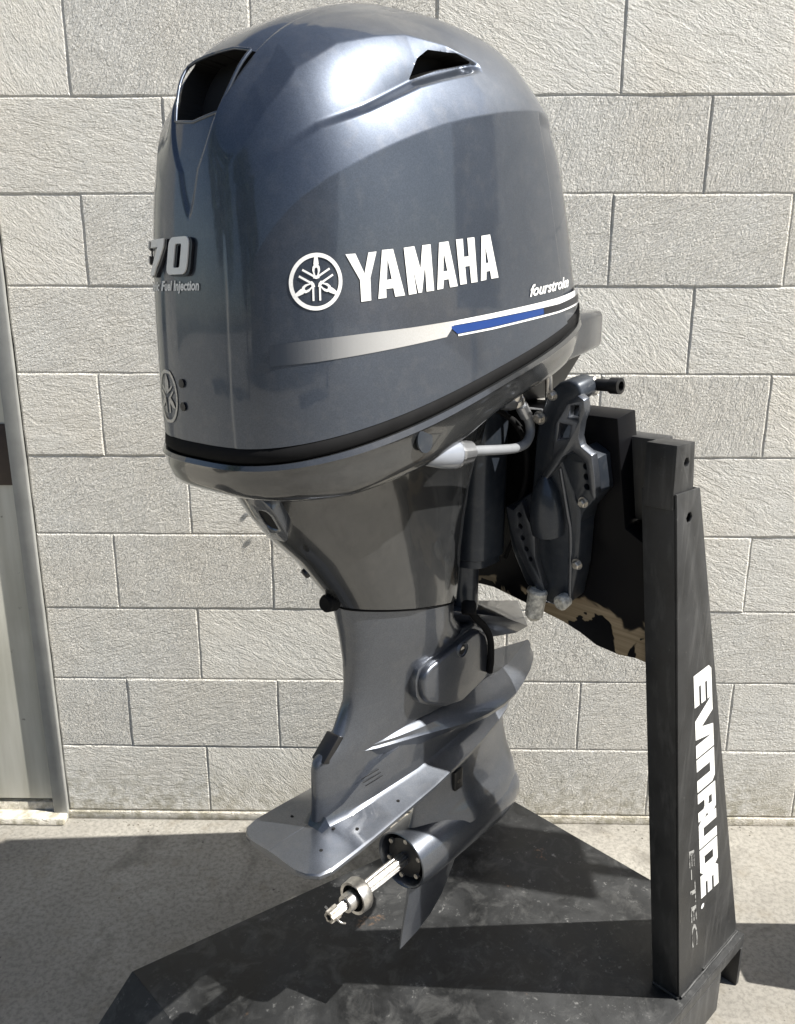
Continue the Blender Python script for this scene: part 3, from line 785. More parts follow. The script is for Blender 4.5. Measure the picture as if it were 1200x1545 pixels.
for x_, s_, z_ in ((-.165, .055, .1935), (-.075, .058, .1905), (-.230, .045, .188), (-.205, -.045, .189), (-.19, .030, .200)):
    se_, ze_, sr_, zr_ = (float(np.interp(x_, [q[0] for q in ST], [q[j] for q in ST])) for j in (1, 2, 3, 4))
    if x_ < -.204: sr_, zr_ = .012, ze_ + .0065
    f_ = max(0, min(1, (abs(s_) - sr_ - .005) / (se_ - .003 - sr_ - .005)))
    z_ = (zr_ - (.0048 if x_ > -.204 else .0008)) * (1 - f_) + (ze_ + .0045) * f_
    lathe('drain_hole', [(-.002, .0028), (.0004, .0028)], M['void'], avp, ml(x_, s_, z_), (0, 0, 1), 12)
def side_s(x, z):
    ze_, sr_, zr_ = (float(np.interp(x, [q[0] for q in ST], [q[j] for q in ST])) for j in (2, 3, 4))
    k = min(1, max(0, (x + .17) / .10)); ls = .012 + .0265 * max(0, min(1, (x + .21) / .15)); lz = zr_ + .006 + k * max(0, .266 - zr_); hi = lz * .75 + zr_ * .25 - .002
    return ls + .002 + (sr_ - ls - .002) * max(0, min(1, (hi - z) / (hi - zr_)))
for k_ in range(3):
    x0_ = -.128 + .004 * k_; z0_ = .238 - .0075 * k_; n_ = 8; vs, fs = [], []
    for q in range(n_ + 1):
        x_ = x0_ + .034 * q / n_; z_ = z0_ + .004 * q / n_
        for dz_ in (0, .0013): vs.append(ml(x_, side_s(x_, z_ + dz_) + .0006, z_ + dz_))
    for q in range(n_): fs.append((q * 2, q * 2 + 2, q * 2 + 3, q * 2 + 1))
    from_py('water_slot', vs, fs, M['void'], avp)
# upper splash plate: a thin pointed-oval shelf above the first one
SPp = [(-.150, .014), (-.12, .022), (-.09, .031), (-.05, .0385), (0, .0470), (.05, .0570), (.10, .0670), (.15, .0725), (.20, .0745), (.24, .0715), (.28, .0640), (.32, .0525), (.355, .0375), (.380, .022), (.392, .009)]
rings = []
for x_, e_ in SPp:
    zt = .284
    i_ = .0375 if .0 < x_ <= .26 else (e_ - .008 if x_ <= 0 else max(.004, .0375 * (.392 - x_) / .132 + .002))
    k_ = max(0, min(1, (x_ + .12) / .24)); k_ = k_ if x_ < .22 else max(.35, 1 - (x_ - .22) / .20)
    hb = .018 + .040 * k_
    half = [(0, zt + .003), (i_ - .003, zt + .003), (i_, zt + .001), ((i_ + e_) / 2 + .001, zt - .013 * k_), (e_ - .003, zt - .026 * k_ - .002), (e_, zt - .031 * k_ - .004), (e_ - .003, zt - .036 * k_ - .007), (i_ + .002, zt - hb), (0, zt - hb)]
    rings.append([ml(x_, a_, b_) for a_, b_ in half] + [ml(x_, -a_, b_) for a_, b_ in half[::-1] if a_ > 0])
spl = loft('splash_plate', rings, M['paint_leg'], motor, sharp=26)
# splash wing at the front of the leg
bm = bmesh.new()
top = [(.085, .034, .452), (.19, .072, .418), (.262, .078, .380), (.350, .0, .384), (.262, -.078, .380), (.19, -.072, .418), (.085, -.034, .452)]
bot = [(.10, .028, .43), (.19, .056, .398), (.25, .060, .365), (.310, .0, .36), (.25, -.060, .365), (.19, -.056, .398), (.10, -.028, .43)]
ctr = (.2, 0, .428)
tv = [bm.verts.new(ml(*p)) for p in top]; bv = [bm.verts.new(ml(*p)) for p in bot]; cv = bm.verts.new(ml(*ctr)); cb = bm.verts.new(ml(.2, 0, .35))
for i in range(6):
    bm.faces.new((tv[i], tv[i + 1], cv)); bm.faces.new((bv[i], bv[i + 1], cb)); bm.faces.new((tv[i], tv[i + 1], bv[i + 1], bv[i]))
bm.faces.new((tv[6], tv[0], bv[0], bv[6])); bm.faces.new((tv[6], tv[0], cv)); bm.faces.new((bv[6], bv[0], cb))
bmobj('splash_wing', bm, M['paint_leg'], motor, .002)
# side cover with bolt, and the black hose in front of it
CV = [(-.014, .386), (-.020, .372), (-.018, .345), (-.008, .331), (.040, .304), (.085, .295), (.152, .312), (.163, .325), (.160, .376), (.150, .398), (.128, .412), (.106, .411), (.000, .392)]
cover = plate('side_cover', [CV], lambda a_, b_, h: ml(a_, h, b_), .028, .064, M['paint_leg'], motor, .007, 4)
plate('cover_flange', [[(.085 + (a_ - .085) * 1.06, .353 + (b_ - .353) * 1.08) for a_, b_ in CV]], lambda a_, b_, h: ml(a_, h, b_), .028, .052, M['paint_leg'], cover, .002)
lathe('bolt_well', [(-.004, .0125), (.0020, .0125), (.0026, .0105), (.0006, .0095)], M['alu'], cover, ml(.078, .064, .394), (0, 1, .1), 24, caps=False)
plate('well_floor', [circle(0, 0, .0085, 20)], lambda a_, b_, h: ml(.078 + a_, .0645 + h, .394 + b_), 0, .001, M['void'], cover)
lathe('cover_bolt', [(0, .0055), (.004, .0055), (.005, .004)], M['steel'], cover, ml(.078, .0655, .394), (0, 1, .1), 6)
lathe('cover_bolt', [(0, .005), (.004, .005)], M['black'], cover, ml(.098, .0615, .3085), (0, 1, -.1), 8)
tube('breather_hose', [ml(.098, .060, .462), ml(.112, .066, .440), ml(.133, .070, .418), ml(.150, .071, .390), ml(.156, .070, .352), ml(.156, .068, .325)], .0058, M['rubber'], motor)
lathe('hose_clip', [(-.004, .011), (.0, .0125), (.014, .0125), (.018, .010)], M['rubber'], motor, ml(.100, .060, .452), (.3, .2, .6), 18)

# gearcase: strut, torpedo, skeg, shaft -----------------------------------
rings = []
for z_, x0_, x1_, b_ in ((.215, .02, .315, .030), (.17, .030, .300, .0275), (.135, .038, .308, .0255), (.105, .038, .318, .0265), (.085, .034, .326, .030), (.068, .028, .333, .0355), (.054, .022, .338, .043), (.040, .016, .340, .0495), (.025, .016, .340, .0535)):
    rings.append(section(x0_, x1_, b_, z_, 2.0, 2.2, 64, bf=lambda t: .5 + .5 * max(0, min(1, t / .4))))
strut = loft('gearcase_strut', rings, M['paint_leg'], motor)
plate('anode_slot', [rrect(.118, .088, .142, .128, .003)], lambda a_, b_, h: ml(a_, h, b_), .020, .0272, M['black'], strut, .001)
lathe('anode_screw', [(0, .004), (.003, .004), (.004, .0025)], M['steel'], strut, ml(.130, .0272, .104), (0, 1, 0), 12)
prof = [(.030, .030), (.028, .040), (.004, .0465), (.0005, .0480), (-.001, .0500), (.0, .0520), (.02, .0540), (.10, .0555), (.20, .0555), (.25, .0545), (.29, .0505), (.315, .0435), (.333, .0330), (.344, .0190), (.348, .004)]
torp = loft('gearcase', [[ml(t_, r_ * math.cos(2 * math.pi * i / 64), r_ * math.sin(2 * math.pi * i / 64)) for i in range(64)] for t_, r_ in prof], M['paint_leg'], motor, cap0=False, sharp=50)
lathe('bearing_carrier', [(0, .046), (.001, .040), (-.012, .036), (-.016, .024), (-.016, .010)], M['black'], torp, ml(.022, 0, 0), (1, 0, 0), 40)
for k_ in range(6):
    t_ = 2 * math.pi * k_ / 6 + .4
    lathe('carrier_bolt', [(-.006, .0045), (0, .0045)], M['steel_worn'], torp, ml(.012, .036 * math.cos(t_), .036 * math.sin(t_)), (1, 0, 0), 8)
SK = [(.205, -.030), (.185, -.058), (.158, -.088), (.138, -.118), (.118, -.145), (.085, -.168), (.045, -.181), (-.003, -.1865), (.004, -.150), (.016, -.100), (.026, -.045), (.04, -.03)]
bm = bmesh.new()
cl = bmesh.ops.create_grid
sk_s = []
for sgn in (-1, 1):
    sk_s.append([bm.verts.new(ml(a_, sgn * (.0022 + .0055 * max(0, (b_ + .187) / .16)) * (.45 if i in (0, 1, 2, 3, 4, 5, 6) else .5), b_)) for i, (a_, b_) in enumerate(SK)])
mid = [[bm.verts.new(ml(.075 + (a_ - .075) * .55, sgn * (.0035 + .006 * max(0, (b_ + .187) / .16)), -.10 + (b_ + .10) * .55)) for a_, b_ in SK] for sgn in (-1, 1)]
for q in (0, 1):
    n_ = len(SK)
    for i in range(n_): bm.faces.new((sk_s[q][i], sk_s[q][(i + 1) % n_], mid[q][(i + 1) % n_], mid[q][i]))
    bm.faces.new(mid[q])
for i in range(len(SK)): bm.faces.new((sk_s[0][i], sk_s[0][(i + 1) % len(SK)], sk_s[1][(i + 1) % len(SK)], sk_s[1][i]))
bmobj('skeg', bm, M['paint_leg'], motor, 0, sharp=60)
lathe('propeller_shaft', [(.01, .0120), (-.060, .0120), (-.088, .0112), (-.090, .0085), (-.160, .0075), (-.163, .006)], M['steel'], motor, ml(0, 0, 0), (1, 0, 0), 56, sharp=20, rmod=lambda i: 1.0 if (i % 4) < 2 else .86)
sp = lathe('spacer', [(-.121, .0225), (-.122, .0275), (-.104, .0285), (-.100, .0265), (-.099, .011)], M['steel'], motor, ml(0, 0, 0), (1, 0, 0), 48, caps=False)
lathe('spacer_hollow', [(-.1212, .0227), (-.110, .0215), (-.108, .010)], M['void'], sp, ml(0, 0, 0), (1, 0, 0), 48, caps=False)
lathe('washer', [(-.139, .009), (-.139, .0145), (-.128, .0155), (-.112, .0155), (-.111, .010)], M['steel'], motor, ml(0, 0, 0), (1, 0, 0), 32, caps=False)
nut = lathe('castle_nut', [(-.176, .006), (-.176, .0105), (-.156, .0115), (-.154, .008)], M['steel_worn'], motor, ml(0, 0, 0), (1, 0, 0), 24, caps=False, rmod=lambda i: 1.0 if (i % 4) < 2 else .82)
tube('split_pin', [ml(-.166, -.018, .004), ml(-.167, .0, .0), ml(-.166, .016, -.006), ml(-.158, .019, -.012)], .0018, M['steel'], nut, 8)

# hose fitting on the starboard side -------------------------------------------
lathe('hose_fitting_cone', [(.0, .001), (.012, .0055), (.035, .0125), (.060, .0175), (.082, .0200), (.088, .0200)], M['cone'], motor, ml(-.168, .154, .7615), (1, -0.02, -.075), 36)
fit = lathe('hose_collar', [(.088, .0205), (.0935, .0205), (.094, .0165), (.096, .0180), (.112, .0165), (.122, .0155), (.124, .009)], M['alu'], motor, ml(-.168, .154, .7615), (1, -0.02, -.075), 36, rmod=lambda i: 1.0 if (i % 6) < 4 else .92)
tube('water_hose', [ml(-.047, .1515, .7525), ml(.000, .150, .747), ml(.050, .147, .741), ml(.095, .142, .7365), ml(.128, .138, .739), ml(.146, .134, .752), ml(.146, .131, .770), ml(.131, .129, .787), ml(.122, .128, .802)], .0072, M['hose'], motor)
tube('hose_clamp', [ml(.139, .130, .779), ml(.125, .1285, .796)], .0098, M['alu'], motor, 14, False)
for q in range(3):
    lathe('fitting_ring', [(0, .0125), (.004, .0135), (.008, .0125)], M['steel'], motor, ml(.114 - .006 * q, .128, .799 + .009 * q), (-.5, 0, .85), 16)
lathe('round_plug', [(0, .0150), (.0022, .0150), (.003, .0138)], M['paint_dark'], motor, ml(-.166, .1790, .7855), (-.05, 1, -.12), 32)
tube('flush_fitting', [ml(.075, .125, .806), ml(.100, .126, .802), ml(.118, .128, .806)], .0115, M['alu'], motor, 14)
plate('lever_tab', [rrect(.0, -.0078, .052, .0078, .0077, 6), rrect(.008, -.0045, .046, .0045, .0044, 6)], lambda a_, b_, h: ml(.150 + a_, .122 + h, .783 + b_ - a_ * .15), -.002, .002, M['alu'], motor, .0008)

# swivel bracket (steering tube) -------------------------------------------------
loft('swivel_bracket', [section(.108, .205, .070, z_, 4, 4, 48) for z_ in (.795, .76, .70, .60, .535)] + [section(.112, .20, .064, z_, 4, 4, 48) for z_ in (.532, .520)], M['paint_dark'], motor, sharp=40)
loft('steering_shaft', [section(.118, .178, .040, z_, 2, 2, 32) for z_ in (.54, .42, .38)], M['paint_dark'], motor)

# clamp bracket: laid out on the sloping aft face of the transom board ----------------
OB = Vector((1.279, -.699, .126)); A44 = R(44)
F2 = Vector((math.cos(A44), math.sin(A44), 0)); S2 = Vector((math.sin(A44), -math.cos(A44), 0))
UPV = Vector((-.183 * F2.x, -.183 * F2.y, 1))
NB = Vector((-.70759, -.68331, -.18001))
def bp(lat, zraw, off):            # point on the board: lateral, height, distance aft of its face
    P_ = OB + S2 * lat + UPV * (zraw - .1) + NB * off
    return P_
def bpm(lat, zraw, off): return MWI @ bp(lat, zraw, off)
body = [(-.192, 1.262), (-.168, 1.280), (-.150, 1.286), (-.135, 1.282), (-.128, 1.262), (-.150, 1.246), (-.163, 1.226), (-.172, 1.190), (-.168, 1.16), (-.141, 1.085), (-.145, 1.042), (-.153, .983), (-.170, .918), (-.201, .905), (-.238, .905), (-.262, .935), (-.284, .987), (-.292, 1.06), (-.232, 1.10), (-.215, 1.20)]
clamp = plate('clamp_bracket', [body], lambda a_, b_, h: bpm(a_, b_, h), .001, .046, M['paint_dark'], motor, .006, 3)
web = [(-.128, 1.268), (-.150, 1.254), (-.163, 1.238), (-.171, 1.221), (-.175, 1.200), (-.180, 1.167), (-.204, 1.132), (-.226, 1.100), (-.219, 1.098), (-.197, 1.126), (-.176, 1.150), (-.160, 1.172), (-.142, 1.184), (-.131, 1.178), (-.120, 1.168), (-.117, 1.146), (-.114, 1.121), (-.108, 1.112), (-.105, 1.120), (-.106, 1.150), (-.109, 1.182), (-.127, 1.193), (-.130, 1.206), (-.125, 1.228), (-.117, 1.245), (-.118, 1.262)]
plate('bracket_web', [web, [(-.142, 1.252), (-.127, 1.254), (-.129, 1.232), (-.147, 1.234)], [(-.163, 1.224), (-.143, 1.222), (-.147, 1.203), (-.168, 1.197)]], lambda a_, b_, h: bpm(a_, b_, h), .040, .056, M['paint_leg'], clamp, .003, 2)
flange = [(-.176, 1.165), (-.135, 1.183), (-.113, 1.170), (-.109, 1.118), (-.138, 1.083), (-.150, 1.04), (-.176, 1.06)]
plate('bracket_flange', [flange] + [circle(-.129, z_, .0052, 10) for z_ in (1.158, 1.142, 1.126)], lambda a_, b_, h: bpm(a_, b_, h), .002, .042, M['paint_dark'], clamp, .002)
strip = [(-.276, 1.071), (-.262, 1.067), (-.243, 1.086), (-.236, 1.062), (-.222, 1.036), (-.224, .990), (-.210, .940), (-.219, .925), (-.242, .960), (-.262, 1.000), (-.270, 1.030)]
plate('pin_hole_strip', [strip] + [circle(a_, b_, .0048, 10) for a_, b_ in ((-.250, 1.062), (-.250, 1.042), (-.247, 1.022), (-.241, 1.004), (-.234, .987))], lambda a_, b_, h: bpm(a_, b_, h), .046, .058, M['paint_leg'], clamp, .002)
loft('tilt_cylinder', [[bpm(-.198 + r_ * math.cos(t_ * math.pi / 12), z_, .052 + r_ * math.sin(t_ * math.pi / 12)) for t_ in range(24)] for z_, r_ in ((1.135, .006), (1.115, .020), (1.085, .027), (1.060, .029), (1.040, .026), (1.032, .012))], M['paint_dark'], clamp)
tube('rib', [bpm(-.172, 1.15, .046), bpm(-.162, 1.08, .048), bpm(-.160, 1.04, .046), bpm(-.168, .93, .046)], .003, M['paint_leg'], clamp, 8)
lathe('anode', [(0, .013), (.004, .016), (.048, .015), (.056, .008)], M['rail'], motor, bpm(-.222, .935, .058), (MWI.to_3x3() @ Vector((-.10, .10, -1))), 20)
lathe('anode', [(0, .012), (.016, .013), (.020, .009)], M['rail'], motor, bpm(-.176, .925, .046), (MWI.to_3x3() @ NB), 20)
nbl = MWI.to_3x3() @ NB
for a_, b_, h_, r_ in ((-.136, 1.100, .042, .0065), (-.150, .995, .046, .007), (-.236, .930, .058, .006), (-.205, 1.225, .046, .008), (-.178, 1.262, .046, .006)):
    wsh = lathe('bolt_washer', [(0, r_ * 1.35), (.0015, r_ * 1.35)], M['steel'], clamp, bpm(a_, b_, h_), nbl, 18)
    lathe('bolt_head', [(.0015, r_), (.007, r_), (.0085, r_ * .75)], M['steel_worn'], clamp, bpm(a_, b_, h_), nbl, 6)
tube('control_cable', [ml(.10, .06, .80), ml(.135, .100, .775), ml(.165, .112, .735), ml(.18, .110, .68), ml(.19, .095, .63)], .0045, M['rubber'], motor, 10)
tube('control_cable', [ml(.12, .02, .79), ml(.175, .085, .765), ml(.195, .105, .70), ml(.20, .090, .60), ml(.205, .06, .52)], .0035, M['rubber'], motor, 10)
# tilt lock knob and threaded tube on the boat side
lathe('tilt_tube_end', [(0, .009), (.030, .009), (.031, .012), (.046, .012), (.047, .007), (.040, .006)], M['black'], motor, bpm(-.142, 1.268, -.004), (MWI.to_3x3() @ (S2 * 1.0 + Vector((0, 0, .02)))), 20, caps=False)
lathe('tilt_nut', [(0, .015), (.012, .015), (.014, .012)], M['steel'], motor, bpm(-.150, 1.266, -.004), (MWI.to_3x3() @ S2), 6)
# tilt stop rod
lathe('stop_rod', [(0, .0055), (.052, .0055), (.053, .0075), (.074, .0075), (.075, .0035), (.088, .0035), (.089, .0075), (.094, .0078), (.098, .005)], M['steel'], motor, ml(.151, .158, .842), (.12, 0, -1), 20)
# lower rear underside of the tray (dark linkage box)
bm = bmesh.new()
hexa(bm, [ml(.10, -.09, .80), ml(.30, -.09, .79), ml(.30, .09, .79), ml(.10, .09, .79), ml(.10, -.11, .87), ml(.36, -.11, .87), ml(.36, .11, .87), ml(.10, .11, .87)])
bmobj('linkage_box', bm, M['black'], motor, .01)

# ------------------------------------------------------------------ stand
stand = empty('engine_stand', (.85, -.62, 0), A44)
tag(stand, 'heavy black steel engine stand carrying the outboard motor', 'stand')
SWI = (Matrix.Translation(stand.location) @ Matrix.Rotation(A44, 4, 'Z')).inverted()
sw = lambda P_: SWI @ Vector(P_)
ZP = .126                                    # top of the base plate
PA, PB_, PD = Vector((.213, -.651, 0)), Vector((1.033, -.074, 0)), Vector((1.470, -.534, 0))
PE = Vector((PA.x + .80 * .7, PA.y - .80 * .7, 0))
def base():
    bm = bmesh.new()
    tp = [PA, PE, PD, PB_]
    hexa(bm, [sw((p.x, p.y, ZP - .006)) for p in tp] + [sw((p.x, p.y, ZP)) for p in tp])
    return bmobj('base_plate', bm, M['plate'], stand, .0015)
bpo = base()
def wedge(name, P0, P1, out, mat, lift=0.0):
    o_ = Vector(out); bm = bmesh.new(); t_ = .006
    hexa(bm, [sw((P0.x, P0.y, ZP - t_)), sw((P1.x, P1.y, ZP - t_)), sw((P1.x + o_.x, P1.y + o_.y, 0.001)), sw((P0.x + o_.x, P0.y + o_.y, 0.001)),
              sw((P0.x, P0.y, ZP - .0005)), sw((P1.x, P1.y, ZP - .0005)), sw((P1.x + o_.x * 1.05, P1.y + o_.y * 1.05, 0.006)), sw((P0.x + o_.x * 1.05, P0.y + o_.y * 1.05, 0.006))])
    return bmobj(name, bm, mat, stand, 0)
wedge('sloping_flange', PA, PE, (-.085, -.085, 0), M['plate'])
# far skirt and port side skirt
def skirt(P0, P1, z0, z1, inn, name='skirt'):
    bm = bmesh.new(); i_ = Vector(inn)
    hexa(bm, [sw((p.x, p.y, z0)) for p in (P0, P1, P1 + i_, P0 + i_)] + [sw((p.x, p.y, z1)) for p in (P0, P1, P1 + i_, P0 + i_)])
    return bmobj(name, bm, M['stand'], stand, .0008)
skirt(PA, PB_, .001, ZP - .0065, (.004, -.004, 0))
skirt(PB_, PD, .001, ZP - .0065, (-.004, -.004, 0))
# starboard rail: an open channel with a web set back and feet
u_ = (PE - PD).normalized(); inn = Vector((-u_.y, u_.x, 0)); inn = inn if inn.dot(PA - PD) > 0 else -inn
skirt(PD, PE, ZP - .030, ZP - .0065, inn * .004, 'rail_lip')
skirt(PD + u_ * .10, PE, .001, ZP - .0325, inn * .004, 'rail_web')
skirt(PD + inn * .05, PE + inn * .05, .001, ZP - .0325, inn * .004, 'rail_web')
skirt(PD - inn * .001, PD + u_ * .012 - inn * .001, .001, ZP - .031, inn * .05, 'foot')
bm = bmesh.new(); q0 = PD + u_ * .012 + inn * .012; q1 = PD + u_ * .16 + inn * .012
hexa(bm, [sw((p.x, p.y, ZP + .0006)) for p in (q0, q1, q1 + inn * .014, q0 + inn * .014)] + [sw((p.x, p.y, ZP + .010)) for p in (q0, q1, q1 + inn * .014, q0 + inn * .014)])
bmobj('stop_bar', bm, M['stand'], stand, .001)

def colpt(al, z, lat): return OB + F2 * al + S2 * lat + Vector((0, 0, z - .1))
def column(lat0, parent=stand, holes=True):
    """tapered upright: wide plate faces outward, wall thickness across lat"""
    out_l = [(0, .1005), (.246, .1005), (-.131, 1.124), (-.200, 1.124)]
    lo = lambda a_, b_, h: sw(colpt(a_, b_, lat0 + h))
    hs = [circle(-.156, 1.083, .0088, 6)]
    face = plate('upright_plate', [out_l] + hs, lo, -.004, 0, M['stand'], parent, .0010)
    # aft and front flanges
    for name, p, q in (('upright_flange', (0, .1008), (-.1995, 1.1238)), ('upright_flange', (.2457, .1008), (-.1313, 1.1238))):
        bm = bmesh.new(); d_ = .004 if p[0] == 0 else -.004
        hexa(bm, [lo(p[0], p[1], -.0043), lo(p[0] + d_, p[1], -.0043), lo(p[0] + d_, p[1], -.056), lo(p[0], p[1], -.056), lo(q[0], q[1], -.0043), lo(q[0] + d_, q[1], -.0043), lo(q[0] + d_, q[1], -.056), lo(q[0], q[1], -.056)])
        bmobj(name, bm, M['stand'], parent, .0008)
    # inner post rising out of the upright
    post = [(-.2005, 1.10), (-.140, 1.10), (-.151, 1.194), (-.2035, 1.194)]
    plate('inner_post', [post, circle(-.171, 1.166, .0075, 6)], lo, -.052, -.0045, M['stand'], parent, .0015)
    return face
starb = column(0)
tube('weld_bead', [sw(colpt(a_, .1025 + .0008 * math.sin(a_ * 900), .001)) for a_ in np.linspace(.002, .244, 40)], .0034, M['stand'], stand, 8, False)
tube('weld_bead', [sw(colpt(-.0025, .1025, -.001 - q * .0028)) for q in range(20)], .0034, M['stand'], stand, 8, False)
column(-.62)
# cross beam joining the uprights behind the transom board
bm = bmesh.new()
a0_, a1_ = -.145, -.095
P_ = [colpt(a0_ - .0, 1.06, -.057), colpt(a1_, 1.06, -.057), colpt(a1_, 1.06, -.622), colpt(a0_, 1.06, -.622), colpt(a0_ - .02, 1.192, -.057), colpt(a1_ - .02, 1.192, -.057), colpt(a1_ - .02, 1.192, -.622), colpt(a0_ - .02, 1.192, -.622)]
hexa(bm, [sw(p) for p in P_]); bmobj('cross_beam', bm, M['stand'], stand, .003)
# transom board
bz = .84
def bs(a_, b_, h): return sw(bp(a_, b_, h))
board_out = [(-.056, .822), (-.078, .824), (-.110, .819), (-.153, .822), (-.185, .836), (-.219, .846), (-.291, .857), (-.375, .869), (-.47, .862), (-.566, .872), (-.566, 1.222), (-.100, 1.222), (-.092, 1.05), (-.056, 1.03)]
bo = empty('wooden_transom_board', (0, 0, 0))
# board object: own frame so that its paint chips follow its bottom edge
cent = bp(-.3, .86, 0)
bd = plate('wooden_transom_board', [board_out], lambda a_, b_, h: Vector(bp(a_, b_, h)) - cent, -.050, 0, M['wood'], None, .0025)
bpy.data.objects.remove(bo)
bd.name = 'wooden_transom_board'
bd.location = cent
bd.parent = stand; bd.matrix_parent_inverse = SWI.copy(); bd.name = 'transom_board'
bm = bmesh.new()
P_ = [(-.104, .0, 1.223), (-.30, .0, 1.223)]

# lettering running down the starboard upright ----------------------------------
GL = {
 'E': ([[(0, 0), (1, 0), (1, .27), (.42, .27), (.42, .38), (1, .38), (1, .62), (.42, .62), (.42, .73), (1, .73), (1, 1), (.14, 1), (0, .86)]], .125),
 'V': ([[(0, 1), (.38, 1), (.60, .36), (.74, 1), (1.0, 1), (.84, 0), (.36, 0)]], .16),
 'I': ([[(0, 0), (1, 0), (1, 1), (0, 1)]], .057),
 'N': ([[(0, 0), (.36, 0), (.36, .74), (.64, .74), (.64, 0), (1, 0), (1, .84), (.86, 1), (0, 1)]], .15),
 'R': ([[(0, 0), (.34, 0), (.34, .36), (.58, .36), (.66, .30), (.66, 0), (1, 0), (1, .34), (.90, .46), (1, .58), (1, .86), (.88, 1), (0, 1)], [(.36, .60), (.36, .78), (.64, .78), (.64, .60)]], .135),
 'U': ([[(0, 1), (0, .16), (.14, 0), (1, 0), (1, 1), (.66, 1), (.66, .26), (.34, .26), (.34, 1)]], .145),
 'D': ([[(0, 0), (.86, 0), (1, .16), (1, .84), (.86, 1), (0, 1)], [(.35, .26), (.35, .74), (.66, .74), (.66, .26)]], .135),
}
def quad(c, t, w):                # c: start-bottom, start-top, end-bottom, end-top as (along, z)
    a_ = [c[0][i] * (1 - w) + c[1][i] * w for i in (0, 1)]; b_ = [c[2][i] * (1 - w) + c[3][i] * w for i in (0, 1)]
    return [a_[i] * (1 - t) + b_[i] * t for i in (0, 1)]
QC = [(-.088, .806), (-.029, .810), (.044, .302), (.116, .297)]
starts = [('E', 0, .128), ('V', .122, .285), ('I', .280, .336), ('N', .342, .486), ('R', .493, .622), ('U', .620, .752), ('D', .757, .885), ('E', .884, 1.0)]
def on_col(p): return sw(colpt(p[0], p[1], .0006))
def flat(name, loops, mat, parent, mp):
    v2, f2_ = fill2d(loops); return from_py(name, [mp(p) for p in v2], f2_, mat, parent)
for ch, t0, t1 in starts:
    loops = [[quad(QC, t0 + (t1 - t0) * x * .985, y) for x, y in L] for L in GL[ch][0]]
    flat('letter', loops, M['worn_white'], starb, on_col)
flat('full_stop', [circle(.054, .281, .006, 8)], M['decal_white'], starb, on_col)
vs_, fs_, wd_ = text_loops('E-TEC', .052, sx=1.9, bold=.0003)
EC = [(-.032, .447), (-.003, .438), (.030, .200), (.062, .192)]
from_py('small_lettering', [on_col(quad(EC, v[0] / wd_, v[1] / .052)) for v in vs_], fs_, M['worn_grey'], starb)

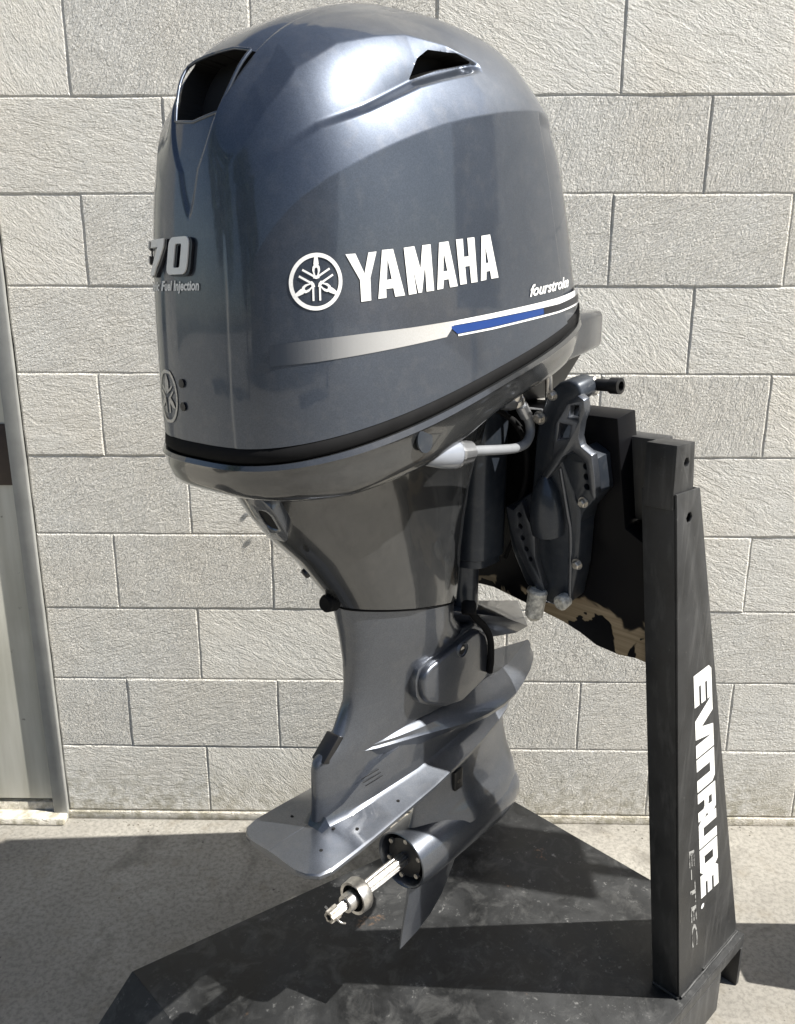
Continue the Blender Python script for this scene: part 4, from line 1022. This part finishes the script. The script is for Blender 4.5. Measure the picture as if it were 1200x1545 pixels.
# ------------------------------------------------------------------ surroundings out of the frame (they reflect), then two added shadow casters
def building():
    b_ = empty('warehouse', (2, -16, 0)); tag(b_, 'low cream rendered warehouse across the yard behind the camera', 'building')
    bm = bmesh.new(); box(bm, -14, 14, -4, 0, 0, 4.2); bmobj('wall', bm, M['render_wall'], b_, .02)
    bm = bmesh.new(); box(bm, -14.4, 14.4, -4.4, .5, 4.21, 4.5); bmobj('roof', bm, M['roofing'], b_, .02)
    for k_ in range(6):
        bm = bmesh.new(); box(bm, -12 + k_ * 4.4, -9.6 + k_ * 4.4, .003, .03, 0.9 if k_ % 2 else 0.05, 2.8); bmobj('window' if k_ % 2 else 'roller_door', bm, M['glass'] if k_ % 2 else M['frame'], b_, .01)
building()
def tree(x, y, h, seed, label):
    rnd = random.Random(seed); t = empty('broadleaf_tree', (x, y, 0)); tag(t, label, 'tree', 'trees across the yard')
    lathe('trunk', [(0, .22), (h * .3, .16), (h * .62, .10), (h * .8, .04)], M['bark'], t, (0, 0, 0), (0, 0, 1), 12)
    vs, fs = [], []
    for k_ in range(3500):
        a_ = rnd.uniform(0, 6.28); cz = rnd.uniform(-1, 1); rr = rnd.uniform(.55, 1) ** .5 * h * .3 * (1 + .25 * math.sin(3 * a_ + 2 * cz))
        c_ = Vector((rr * math.sqrt(1 - cz * cz) * math.cos(a_), rr * math.sqrt(1 - cz * cz) * math.sin(a_), h * .66 + rr * cz * 1.05))
        e1 = Vector((rnd.gauss(0, 1), rnd.gauss(0, 1), rnd.gauss(0, 1))).normalized() * .13; e2 = e1.cross(Vector((rnd.gauss(0, 1), rnd.gauss(0, 1), rnd.gauss(0, 1)))).normalized() * .09
        n_ = len(vs); vs += [c_ - e1, c_ + e2, c_ + e1, c_ - e2]; fs.append((n_, n_ + 1, n_ + 2, n_ + 3))
    from_py('crown', vs, fs, M['leaf'], t)
tree(-7.5, -9, 6.5, 1, 'tall leafy tree left of the yard, nearest the camera')
tree(-11, -4.5, 7.5, 2, 'tallest leafy tree at the far left of the yard')
tree(9, -11, 6, 3, 'short leafy tree right of the yard by the warehouse')

sg = empty('shade_panels', (2.36, -.565, 0)); tag(sg, 'two plain black panels on a thin post, added out of view right of the stand to cast shade', 'sign')  # invented panels, shaped to throw shade on the ground and base plate
bm = bmesh.new(); box(bm, -.012, .012, -.105, .115, 1.42, 2.05); bmobj('panel', bm, M['stand'], sg, .003)
bm = bmesh.new(); box(bm, -.015, .015, -.015, .015, 0, 1.418); box(bm, -.015, .015, -.015, .015, 2.052, 2.063); bmobj('post', bm, M['stand'], sg, .001)
bm = bmesh.new(); hexa(bm, [(-.012, -.235, 2.065), (.012, -.235, 2.065), (.012, .07, 2.065), (-.012, .07, 2.065), (-.012, -.42, 3.2), (.012, -.42, 3.2), (.012, -.135, 3.2), (-.012, -.135, 3.2)]); bmobj('panel', bm, M['stand'], sg, .003)
ck = empty('shade_block', (2.1, -.52, 0)); tag(ck, 'low dark block added out of view right of the stand to cast a shadow', 'block')  # invented block, placed only to throw a shadow band across the concrete
bm = bmesh.new(); box(bm, -.25, .25, -.085, .085, 0, .20); bmobj('lower_shade_box', bm, M['bark'], ck, .006)
bm = bmesh.new(); box(bm, -.25, .25, -.085, .085, .203, .40); bmobj('upper_shade_box', bm, M['bark'], ck, .006)
bpy.context.view_layer.update()
